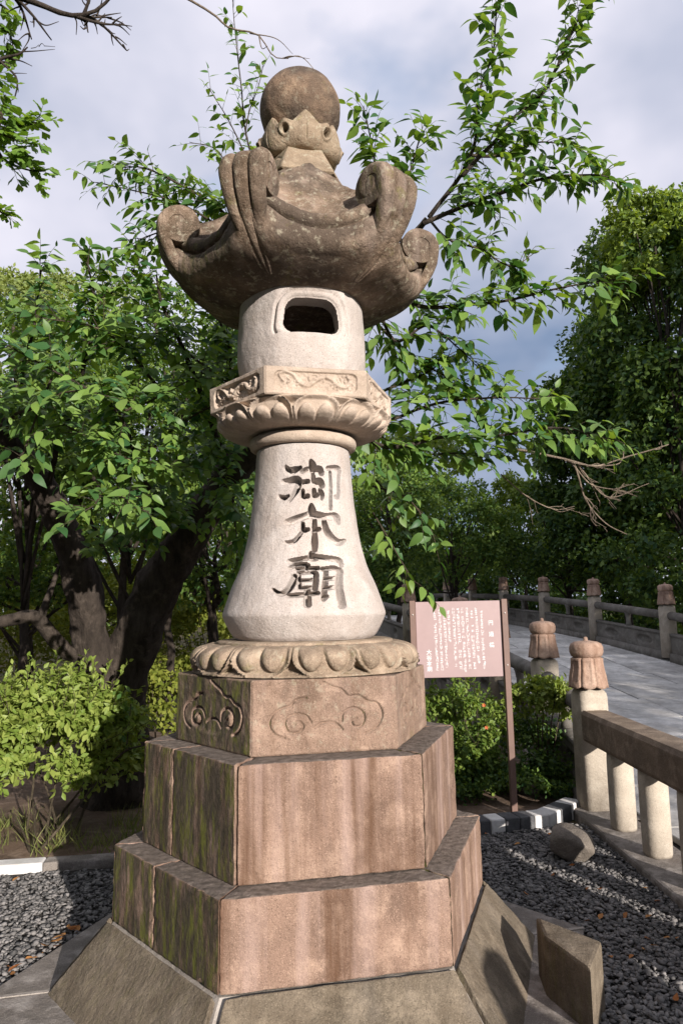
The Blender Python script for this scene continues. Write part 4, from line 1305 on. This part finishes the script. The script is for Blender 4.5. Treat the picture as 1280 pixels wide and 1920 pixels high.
br([(862, 328), (930, 250), (1000, 185), (1045, 120), (1080, 50), (1115, -40)], 5.0, .017, 'r')
br([(790, 420), (880, 378), (960, 354), (1040, 340), (1110, 328), (1175, 338)], 4.9, .018, 'r')
br([(880, 290), (950, 285), (1020, 268), (1090, 268)], 5.0, .012, 'r')
br([(690, 545), (780, 575), (880, 568), (980, 556), (1080, 536), (1185, 522)], 4.9, .018, 'r')
br([(700, 560), (740, 640), (800, 610), (860, 650), (905, 705)], 4.9, .013, 'r')
br([(700, 600), (760, 660), (830, 700), (880, 720)], 5.0, .012, 'r')
br([(600, 660), (690, 780), (780, 765), (870, 752), (960, 748), (1042, 752)], 4.85, .016, 'r')
br([(600, 690), (700, 832), (820, 822), (930, 818), (1050, 806), (1160, 828)], 4.8, .018, 'r')
br([(690, 800), (760, 850), (860, 850), (960, 862)], 5.0, .012, 'r')
br([(700, 740), (800, 700), (850, 660)], 5.1, .012, 'r')
br([(760, 470), (715, 400), (700, 300), (682, 200)], 5.1, .016, 'r')
br([(720, 410), (765, 320), (790, 240)], 5.1, .010, 'r')
br([(800, 410), (840, 450), (900, 470), (960, 500), (1000, 480)], 5.0, .010, 'r')
br([(690, 905), (760, 930), (800, 990), (818, 1035)], 5.2, .008, 'r2')
br([(700, 960), (745, 1030), (770, 1070), (792, 1105)], 5.2, .007, 'r2')
br([(680, 880), (720, 920), (760, 1000)], 5.4, .008, 'r2')
br([(500, 560), (482, 420), (468, 300), (455, 180), (441, 80), (430, -30)], 5.3, .010, 's')
br([(470, 330), (430, 220), (392, 165)], 5.2, .006, 's')
br([(474, 400), (410, 290), (357, 268)], 5.2, .006, 's')
br([(460, 250), (480, 180), (495, 110)], 5.2, .005, 's')
br([(490, 500), (420, 400), (340, 350), (270, 318), (222, 318)], 4.9, .012, 'l')
br([(440, 440), (340, 385), (250, 360), (172, 342)], 4.9, .009, 's')
br([(440, 470), (340, 430), (275, 440), (232, 462)], 4.9, .009, 'l')
br([(88, 925, 6.05), (120, 800, 5.5), (160, 680, 4.9), (175, 570, 4.7), (160, 490, 4.6)], None, .025, 'l')
br([(44, 858, 5.9), (40, 720, 5.2), (62, 590, 4.9), (75, 500, 4.8)], None, .02, 'l')
br([(424, 902, 6.2), (390, 780, 5.4), (345, 660, 5.0), (305, 570, 4.8), (290, 520, 4.7)], None, .03, 'l')
br([(390, 780, 5.4), (430, 680, 5.1), (405, 580, 5.0), (390, 530, 4.9)], None, .015, 'l')
br([(352, 1008, 6.35), (265, 900, 5.2), (185, 830, 4.6), (115, 790, 4.3)], None, .022, 'l')
br([(265, 900, 5.2), (220, 770, 4.6), (110, 700, 4.2), (20, 650, 4.0)], None, .014, 'l')
br([(300, 1000, 6.2), (210, 925, 4.6), (165, 955, 4.0), (130, 985, 3.7)], None, .009, 'n')
br([(210, 925, 4.6), (240, 945, 4.0), (290, 955, 3.8)], None, .006, 'n')
br([(-10, 800, 5.0), (60, 760, 4.4), (140, 738, 4.1), (210, 745, 3.9)], None, .012, 'n')
br([(300, 720, 5.0), (205, 625, 4.6), (60, 590, 4.4)], None, .012, 'l')
br([(345, 660, 5.0), (440, 720, 5.0), (470, 640, 4.9)], None, .010, 'l')
br([(260, 860, 5.2), (330, 800, 4.9), (400, 760, 4.8), (440, 800, 4.8)], None, .012, 'l')
br([(150, 1050, 6.2), (230, 1000, 5.8), (330, 960, 5.5)], None, .012, 'l')
br([(424, 902, 6.2), (440, 960, 5.4), (448, 1060, 5.3)], None, .010, 'l')
br([(120, 800, 5.5), (40, 760, 4.8), (-30, 740, 4.5)], None, .012, 'l')
br([(220, 770, 4.6), (300, 740, 4.5), (380, 700, 4.5)], None, .010, 'l')
br([(100, 700, 4.4), (40, 850, 4.2), (30, 860, 4.0)], None, .008, 'n')
br([(185, 830, 4.7), (250, 870, 4.5), (330, 880, 4.6)], None, .009, 'l')
br([(265, 900, 5.4), (300, 880, 5.6), (400, 850, 5.6)], None, .010, 'l')
br([(380, 700, 5.6), (460, 600, 5.6), (440, 560, 5.6)], None, .010, 'l')
br([(160, 680, 4.9), (240, 640, 4.9), (330, 620, 4.9)], None, .009, 'l')
br([(175, 570, 4.9), (230, 540, 4.8), (270, 520, 4.8)], None, .008, 'l')
lv, tw = Leaves(), MB()
for i, (pts, d, r, kind) in enumerate(B):
    P = px(pts, d)
    m = MB(); Q = limb(m, P, r, max(.0022, r * .18), 22, 8, .03)
    m.build('branch', m_bark if r > .012 else m_twig, CH, smooth=True)
    if kind == 'r': leafy(Q, lv, tw, .027, (.10, .36), (.07, .145), .038, .08)
    elif kind == 'r2': leafy(Q, lv, tw, .06, (.10, .28), (.09, .14), .05, .15)
    elif kind == 's': leafy(Q, lv, tw, .042, (.08, .30), (.055, .10), .042, .12, twig_r=.0018)
    elif kind == 'n': leafy(Q, lv, tw, .055, (.10, .26), (.09, .14), .045, .1)
    else: leafy(Q, lv, tw, .024, (.14, .46), (.055, .125), .036, .10)
tw.build('twigs', m_twig, CH, kind='stuff')
plant_leaves(CH, lv, TL_CHERRY, l_cherry, 300, 1)
print('cherry leaves', sum(len(a_) for a_ in lv.p))
# bare dead branch reaching out to the right
db = MB()
def twiggy(mb, P, r0, depth_, n=7, bend=.5):
    Q = limb(mb, P, r0, max(.0012, r0 * .3), 14, 6, .02)
    if depth_ == 0: return
    for j in range(n):
        f = rng.uniform(.25, 1.); i = min(int(f * 13), 12)
        t = Q[i + 1] - Q[i]; t /= np.linalg.norm(t)
        ln = min(np.linalg.norm(P[-1] - P[0]), .9) * rng.uniform(.15, .38)
        d = t + rvec() * bend; d /= np.linalg.norm(d)
        e = Q[i] + d * ln + rvec() * ln * .25; mid = Q[i] + d * ln * .5 + rvec() * ln * .16
        twiggy(mb, np.array([Q[i], mid, e]), r0 * .5, depth_ - 1, max(2, n - 3), bend)
for pts, r in (([(930, 835), (1000, 848), (1060, 858), (1120, 872), (1190, 852), (1255, 832)], .012), ([(1065, 860), (1105, 905), (1175, 920)], .008), ([(1072, 862), (1092, 930), (1130, 975), (1175, 998)], .009), ([(1080, 870), (1140, 930), (1215, 905)], .007), ([(940, 890), (990, 930), (1040, 955), (1075, 950)], .006)):
    twiggy(db, px(pts, 5.3), r, 2, 5)
db.build('dead_branch', m_dead, CH, smooth=True)
db = MB()
twiggy(db, px([(335, -12), (400, 25), (430, 50), (482, 62), (512, 105), (540, 110)], 4.7), .009, 1, 4, .5)
db.build('bare_branch', m_dead, CH, smooth=True)

# ================================================================== ginkgo at the left edge
GK = empty('ginkgo_tree', (-3.3, .3, 0), 'ginkgo with fan shaped leaves entering at the upper left edge', 'tree')
g = MB(); limb(g, np.array([(-3.3, .3, -.05), (-3.25, .32, 1.5), (-3.3, .25, 3.2), (-3.2, .2, 5.2), (-3.2, .2, 7.5)]), .22, .08, 30, 14, .05); g.build('trunk', m_bark2, GK, smooth=True)
lv, tw = Leaves(), MB()
for pts, d0, r in (([(-60, 150), (-5, 225), (40, 235), (85, 225)], 3.7, .012), ([(-60, 200), (0, 290), (45, 315), (80, 320)], 3.7, .010), ([(-50, 230), (0, 250), (60, 270)], 3.6, .009), ([(-70, 330), (-15, 385), (18, 405)], 3.7, .008), ([(-80, 20), (-20, 40), (18, 60), (30, 100)], 4.0, .012), ([(-60, -20), (0, 10), (30, 30)], 4.0, .01)):
    P = np.vstack([[(-3.22, .25, at(pts[0][0], pts[0][1], d0)[2] - .5)], px(pts, d0)])
    m = MB(); Q = limb(m, P, r * 1.6, .002, 22, 7, .02); m.build('branch', m_twig, GK, smooth=True)
    leafy(Q, lv, tw, .018, (.05, .17), (.05, .078), .020, .60, .5, .1, .002)
tw.build('twigs', m_twig, GK, kind='stuff')
plant_leaves(GK, lv, TL_GINKGO, l_ginkgo, 150, 3)
g = MB()
twiggy(g, np.vstack([[(-3.2, .2, 4.6)], px([(-60, -20), (20, -6), (75, 8), (130, 30), (176, 22), (212, -15)], 3.8)]), .022, 2, 9, 1.1)
g.build('bare_branch', m_bark, GK, smooth=True)
g = MB()
for pts, r in (([(-60, 130), (0, 105), (38, 102), (56, 92)], .012), ([(0, 108), (32, 145), (28, 180), (20, 188)], .007), ([(38, 98), (75, 102), (108, 100)], .004)):
    twiggy(g, px(pts, 3.8), r, 1, 3, .7)
g.build('bare_branch', m_bark, GK, smooth=True)

# ================================================================== bushes
def bush(name, label, c, R, n, size, mat, seed, parts=0, cat='bush', stems=8, tmpl=None, clumps=60, lo=-.3, gap=.3, base=None, shoots=0):
    base = base if base is not None else (c[0], c[1], 0)
    root = empty(name, tuple(base), label, cat)
    lv, cc = crown(c, R, clumps, n, size, seed, lo=lo, gap=gap)
    m = MB()
    q_ = np.random.default_rng(seed)
    for j in range(stems):
        e = cc[q_.integers(0, len(cc))]
        b0 = np.array(base) + np.array([q_.uniform(-.12, .12) * R[0] * 2, q_.uniform(-.12, .12) * R[1] * 2, -.02])
        limb(m, np.array([b0, b0 * .5 + e * .5 + q_.normal(size=3) * .05 * R[2], e]), .012 * max(1, R[2] * 1.2), .004, 9, 6)
    for j in range(shoots):
        v = q_.normal(size=3); v[2] = abs(v[2]) + .25; v /= np.linalg.norm(v)
        b0 = np.array(c) + v * np.array(R) * q_.uniform(.75, 1.0); d = v * .6 + UP * .9 + q_.normal(size=3) * .35; d /= np.linalg.norm(d)
        ln = q_.uniform(.25, .6) * min(R)
        limb(m, np.array([b0 - d * .1, b0 + d * ln * .5, b0 + d * ln + q_.normal(size=3) * .02]), .004, .0015, 6, 5)
        n_ = max(5, int(ln / (size * .28)))
        f = np.linspace(.05, 1, n_)[:, None]
        sd_ = q_.normal(size=(n_, 3)); lv.add(b0 + d * ln * f, sd_ + d * .7, UP + q_.normal(size=(n_, 3)) * .5, size * q_.uniform(.6, 1.2, n_))
    m.build('stem', m_twig, root, smooth=True)
    plant_leaves(root, lv, tmpl or TL_SMALL, mat, parts, seed)
    return root
c = at(100, 1405, 5.75)
bush('bush', 'bright yellow green bush in sun at the left edge below the cherry trunk', (c[0], c[1], c[2] - .03), (.76, .5, .62), 8500, .068, l_bush, 21, 280, stems=5, clumps=150, gap=.19, shoots=70, base=(c[0] + .05, c[1] - .1, 0))
st = MB()
for a_, e_, r in (((60, 1612), (215, 1425), .012), ((60, 1612), (20, 1520), .010), ((60, 1612), (62, 1500), .013)):
    p0, p1 = on_ground(*a_), at(e_[0], e_[1], 5.55)
    limb(st, np.array([p0, p0 * .55 + p1 * .45 + np.array([.02, 0, .01]), p1]), r, r * .6, 14, 8)
p1, p2 = at(215, 1425, 5.55), at(272, 1397, 5.5)
limb(st, np.array([p1, p1 * .5 + p2 * .5 + np.array([-.02, 0, .02]), p2]), .009, .006, 8, 6)
limb(st, np.array([at(236, 1408, 5.55), at(240, 1380, 5.55), at(246, 1320, 5.55)]), .006, .003, 8, 6)
rs = empty('sapling', tuple(on_ground(60, 1612)), 'leaning bare sapling stems rising from the kerb towards the lantern', 'sapling')
st.build('stem', m_twig, rs, smooth=True)
lv = Leaves()
for x, y, n in ((240, 1330, 26), (244, 1380, 14), (230, 1300, 10)):
    P = at(x, y, 5.55) + rng.normal(size=(n, 3)) * .045
    lv.add(P, rvec(n), UP + rvec(n) * .5, rng.uniform(.04, .07, n))
plant_leaves(rs, lv, TL_SMALL, l_mid, 0, 5)

mounds = [(285, 1300, 9.0, 1.0, .62, 'yellow green clipped mound just left of the carved base'), (60, 1215, 11., 1.5, .8, 'broad yellow green mound behind the bright bush'),
          (190, 1140, 12.5, 1.6, .9, 'sunlit yellow green mound seen between the cherry limbs'), (390, 1190, 11., 1.0, .85, 'rounded yellow green shrub peeping out left of the lantern shaft')]
for i, (x, y, d, rx, rz, lab) in enumerate(mounds):
    c = at(x, y, d)
    bush('mound_shrub', lab, (c[0], c[1], max(c[2] - .15, rz * .6)), (rx, rx * .9, rz), 6500, .075, l_moundy, 31 + i, 0, 'shrub', 4, TL_CARD, 70, gap=.26)
c = at(868, 1390, 6.75)
bush('azalea', 'leafy azalea with a few orange flowers under the notice board', (c[0] - .02, c[1], c[2] - .03), (.52, .36, .60), 7000, .05, l_azalea, 41, 140, stems=9, clumps=90, gap=.24, lo=-.9, shoots=50)
AZ_ = bpy.data.objects['azalea']
for x, y in ((906, 1322), (911, 1364)):
    m = MB(); c2 = at(x, y, 6.36)
    lv = Leaves(); d_ = np.array([[math.cos(a), -.6, math.sin(a)] for a in np.linspace(0, 5.2, 5)])
    lv.add(np.repeat(c2[None], 5, 0), d_, np.array([0, -1., .3]), .022)
    put('flower', leaf_mesh('flower', lv.arrays(), TL_SMALL, l_flower, 2), AZ_)
c = at(1012, 1312, 6.75)
bush('azalea', 'small shrub with pale tips between the sign post and railing post', (c[0], c[1], c[2] - .04), (.30, .24, .22), 2200, .06, l_bush, 43, 80, stems=6, clumps=36, gap=.3, shoots=25)
c = at(890, 1475, 7.0)
bush('undergrowth', 'dark low undergrowth behind the banded kerb', (c[0] + .25, c[1] - .1, .22), (1.1, .6, .42), 7000, .05, l_camphor, 44, 0, 'shrub', 4, TL_CARD, 60)

c = at(935, 1500, 6.3)
bush('undergrowth', 'dark leafy ground cover at the foot of the sign posts', (c[0] + .05, c[1] + .15, .10), (.85, .34, .22), 5200, .045, l_camphor, 45, 0, 'shrub', 4, TL_CARD, 70)
# grass tufts behind the kerb at the left
gl = Leaves()
for k in range(48):
    p = np.array([rng.uniform(-3.2, -1.2), rng.uniform(1.62, 2.5), .01])
    n = 22
    D = np.column_stack([rng.normal(0, .45, n), rng.normal(0, .45, n), np.ones(n)])
    gl.add(p + rng.normal(size=(n, 3)) * np.array([.04, .04, 0]), D, rvec(n), rng.uniform(.08, .24, n))
put('grass', leaf_mesh('grass', gl.arrays(), [(np.array([(-.02, 0, 0), (.02, 0, 0), (.012, .55, -.04), (0, 1, -.22), (-.012, .55, -.04)]), np.array([(0, 1, 2), (0, 2, 4), (4, 2, 3)]))], l_grass, 4), None, 'thin grass tufts growing on the soil behind the kerb', 'grass', kind='stuff')
b = MB(); b.grid(np.stack(np.meshgrid(np.linspace(-7, 2.5, 30), np.linspace(0, 1, 20), [0.0]), -1).reshape(20, 30, 3))
V = b.v[0]; _y0 = np.interp(V[:, 0], [-7, -.9, 1.2, 1.9, 2.4], [1.12, 1.66, 2.02, 2.2, 2.6]); V[:, 1] = _y0 + (7 - _y0) * V[:, 1]; V[:, 2] = .022 + .03 * vnoise(V, 1.5) + .01 * vnoise(V, 6)
b.build('soil_bed', m_soil, smooth=True, kind='structure')
for i, (x, y, d, s_, lab) in enumerate(((262, 1425, 7.5, (.40, .3, .24), 'pinkish sunlit rock half hidden left of the upper step'), (232, 1480, 6.6, (.10, .15, .26), 'narrow upright rock in shadow beside the sapling'))):
    c = at(x, y, d); rock('garden_rock', (c[0], c[1], c[2]), s_, 60 + i, lab, m_conc)

# fallen leaves
dl = [new_mesh('fallen_leaf', v, f, l_dry, True) for v, f in (tmpl_leaf(.5, .1, .35, 4), tmpl_leaf(.55, -.15, -.2, 4))]
def fallen(x, y, s_, z=.02):
    o = put('fallen_leaf', random.choice(dl), None, None, 'leaf')
    o.location = (x, y, z); o.rotation_euler = (random.uniform(-.4, .4), random.uniform(-.4, .4), random.uniform(0, 6.28)); o.scale = (s_,) * 3
    return o
for k in range(46):
    while True:
        p = np.array([random.uniform(1.0, 2.15), random.uniform(-1.3, 1.9)])
        if not in_hex(p[None], 1.52)[0]: break
    tag(fallen(*p, random.uniform(.035, .07)), 'dry orange leaf fallen on the dark gravel by the railing', None, 'dry leaves on the right gravel')
for k in range(34):
    while True:
        p = np.array([random.uniform(-2.2, -1.2), random.uniform(-.6, 1.3)])
        if not in_hex(p[None], 1.5)[0]: break
    if k > 12:
        t_ = random.random(); e0, e1 = hexdir(0) * 1.53, hexdir(5) * 1.53
        p = e0 + (e1 - e0) * t_ * .55 + np.array([-abs(random.gauss(0, .05)), 0])
    tag(fallen(*p, random.uniform(.04, .075)), 'dry orange leaf fallen on the sunlit gravel by the apron', None, 'dry leaves on the left gravel')

# ================================================================== trees behind
def tree(name, label, c, R, n, size, mat, seed, trunk=True, clumps=90, gap=.26, lo=-.75, base_z=0., cat='tree'):
    c = np.array(c, float)
    root = empty(name, (c[0], c[1], base_z), label, cat)
    lv, cc = crown(c, R, clumps, n, size, seed, lo=lo, gap=gap)
    m = MB(); q_ = np.random.default_rng(seed)
    b0 = np.array([c[0], c[1], base_z - .2]); tp = c - np.array([0, 0, R[2] * .1])
    r0 = .034 * max(R) + .025
    limb(m, np.array([b0, b0 * .5 + tp * .5 + q_.normal(size=3) * .12, tp]), r0, r0 * .35, 16, 10, .1)
    m.build('trunk', m_bark2, root, smooth=True)
    m = MB()
    for j in range(14):
        e = cc[q_.integers(0, len(cc))]; f = q_.uniform(.45, .9); s0 = b0 + (tp - b0) * f
        limb(m, np.array([s0, s0 * .5 + e * .5 + UP * .15 * R[2] * q_.uniform(-1, 1), e]), r0 * .32, .02, 10, 6)
    m.build('limbs', m_bark2, root, smooth=True)
    put('crown', leaf_mesh('crown', lv.arrays(), TL_CARD, mat, seed), root, kind='stuff')
    return root
def T(x, y, d, rx, rz, n, size, mat, lab, seed, clumps=90, gap=.26, name='broadleaf_tree', ry=None):
    c = at(x, y, d)
    return tree(name, lab, c, (rx, ry or rx, rz), n, size, mat, seed, clumps=clumps, gap=gap, base_z=0.)
T(1290, 690, 21, 3.9, 4.6, 52000, .19, l_camphor, 'tall dense dark evergreen filling the right edge', 101, 170, .20, 'evergreen_tree')
T(1160, 880, 22, 2.6, 3.4, 28000, .18, l_camphor, 'dark evergreen behind the bare dead branch', 102, 110, .22, 'evergreen_tree')
T(1225, 455, 19, 1.5, 1.35, 6500, .15, l_bright, 'yellow tipped tree crown rising over the dark evergreen at right', 103, 45, .26)
T(1060, 1010, 24, 2.6, 2.0, 12000, .16, l_camphor, 'low dark evergreen over the far railing', 104, 90, .22, 'evergreen_tree')
T(1330, 1000, 19, 3.2, 3.0, 14000, .17, l_camphor, 'dark evergreen low at the right edge behind the far railing', 105, 90, .22, 'evergreen_tree')
T(845, 1005, 23, 2.0, 1.9, 14000, .13, l_mid, 'round green tree above the notice board', 106, 90, .22)
T(740, 990, 20, 1.5, 2.0, 9000, .13, l_mid, 'green tree just right of the shaft', 107, 70, .22)
T(965, 990, 30, 1.7, 2.1, 8000, .18, l_bright, 'pale yellow green tree in the gap between dark trees', 108, 60, .24)
T(745, 890, 30, 3.2, 1.9, 9000, .18, l_bright, 'sunlit yellow green tree low in the gap right of the capital', 109, 60, .24)
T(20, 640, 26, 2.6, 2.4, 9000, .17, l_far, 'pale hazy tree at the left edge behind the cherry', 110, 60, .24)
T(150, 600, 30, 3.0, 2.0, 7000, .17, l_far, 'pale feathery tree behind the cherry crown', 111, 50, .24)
T(60, 930, 15, 2.0, 2.4, 11000, .12, l_mid, 'green tree behind the left cherry limb', 112, 80, .22)
T(300, 900, 16, 2.4, 2.2, 12000, .12, l_mid, 'leafy tree filling the fork of the cherry', 113, 80, .22)
T(430, 1010, 13, 1.3, 1.6, 9000, .10, l_mid, 'green tree close behind the lantern shaft', 114, 70, .22)
T(250, 830, 8.8, 1.5, 1.15, 9000, .085, l_mid, 'leafy maple close behind the cherry limbs', 116, 90, .22)
T(60, 760, 8.5, 1.1, 1.3, 7000, .085, l_mid, 'leafy tree behind the left end of the cherry crown', 117, 80, .22)
T(330, 660, 9.5, 1.0, .9, 5000, .085, l_mid, 'small leafy crown behind the cherry, left of the fire box', 118, 60, .22)
T(410, 1000, 9.0, .75, 1.2, 5500, .075, l_mid, 'slender leafy tree close left of the engraved shaft', 119, 60, .22)
T(60, 1040, 9.5, 1.0, .8, 5000, .08, l_mid, 'low leafy tree under the left cherry limb', 120, 60, .22)
T(180, 1080, 14, 2.0, 1.1, 8000, .11, l_bright, 'yellow green maple low behind the cherry trunk', 115, 70, .24)
# far wood that reads as one mass
fl = Leaves()
for k, (x0, d, h) in enumerate(((-200, 46, 4.5), (0, 44, 5.5), (200, 42, 5.), (420, 45, 5.5), (640, 44, 6.), (800, 46, 5.5), (1000, 48, 4.8), (1200, 44, 6), (1420, 42, 7), (-420, 40, 6))):
    c = at(x0, 1130, d); l2, _ = crown((c[0], c[1], h * .45), (6, 3, h), 60, 5200, .36, 200 + k)
    for a_, b_ in zip((fl.p, fl.d, fl.n, fl.l), l2.arrays()): a_.append(b_)
put('far_wood', leaf_mesh('far_wood', fl.arrays(), TL_CARD, l_camphor, 7), None, 'dark wood closing the view beyond the bridge and garden', 'wood', kind='stuff')

for k, (x0, d, h) in enumerate(((640, 30, 2.2), (760, 31, 2.3), (880, 33, 2.6), (1000, 33, 2.6), (1120, 30, 2.6), (1260, 28, 2.6), (1400, 27, 2.6))):
    c = at(x0, 1130, d)
    bush('hedge_shrub', ('dense low shrub across the bridge, %s of the dark row' % ('leftmost', 'second from the left', 'third from the left', 'middle one', 'third from the right', 'second from the right', 'rightmost')[k]), (c[0], c[1], 1.9), (2.6, 1.4, h), 9500, .20, l_camphor, 400 + k, 0, 'shrub', 3, TL_CARD, 70, lo=-.9)
# unseen trees: those beside the bridge shade it, the others added to cut skylight
src = tree('shade_tree', 'tall evergreen beside the path out of view to the right', (11.0, -1.8, 5.6), (4.6, 4.6, 4.2), 11500, .26, l_camphor, 300, clumps=110, gap=.24)
src['group'] = 'trees round the clearing'
for i, (x, y, rz, sc, lab) in enumerate(((17.5, 2.5, 1.2, 1.45, 'tallest evergreen shading the far railing from the right'), (-7.5, -11, 2.1, 1.2, 'unseen evergreen added behind the viewer to the left'), (-13, -3, .6, 1.3, 'unseen evergreen added beyond the ginkgo at the left'), (-1.5, -16, 3.3, 1.25, 'unseen evergreen added straight behind the viewer'), (-14, 8, 4.4, 1.35, 'unseen evergreen added far to the left of the cherry'), (16, -12, 5.2, 1.2, 'unseen evergreen added behind the viewer to the right'))):
    o = src.copy(); COL.objects.link(o); o.location = (x, y, 0); o.rotation_euler = (0, 0, rz); o.scale = (sc,) * 3; o['label'] = lab
    for ch in src.children:
        c2 = ch.copy(); COL.objects.link(c2); c2.parent = o; c2.matrix_parent_inverse = ch.matrix_parent_inverse.copy()
for o in bpy.data.objects:
    if '_loc' in o: del o['_loc']
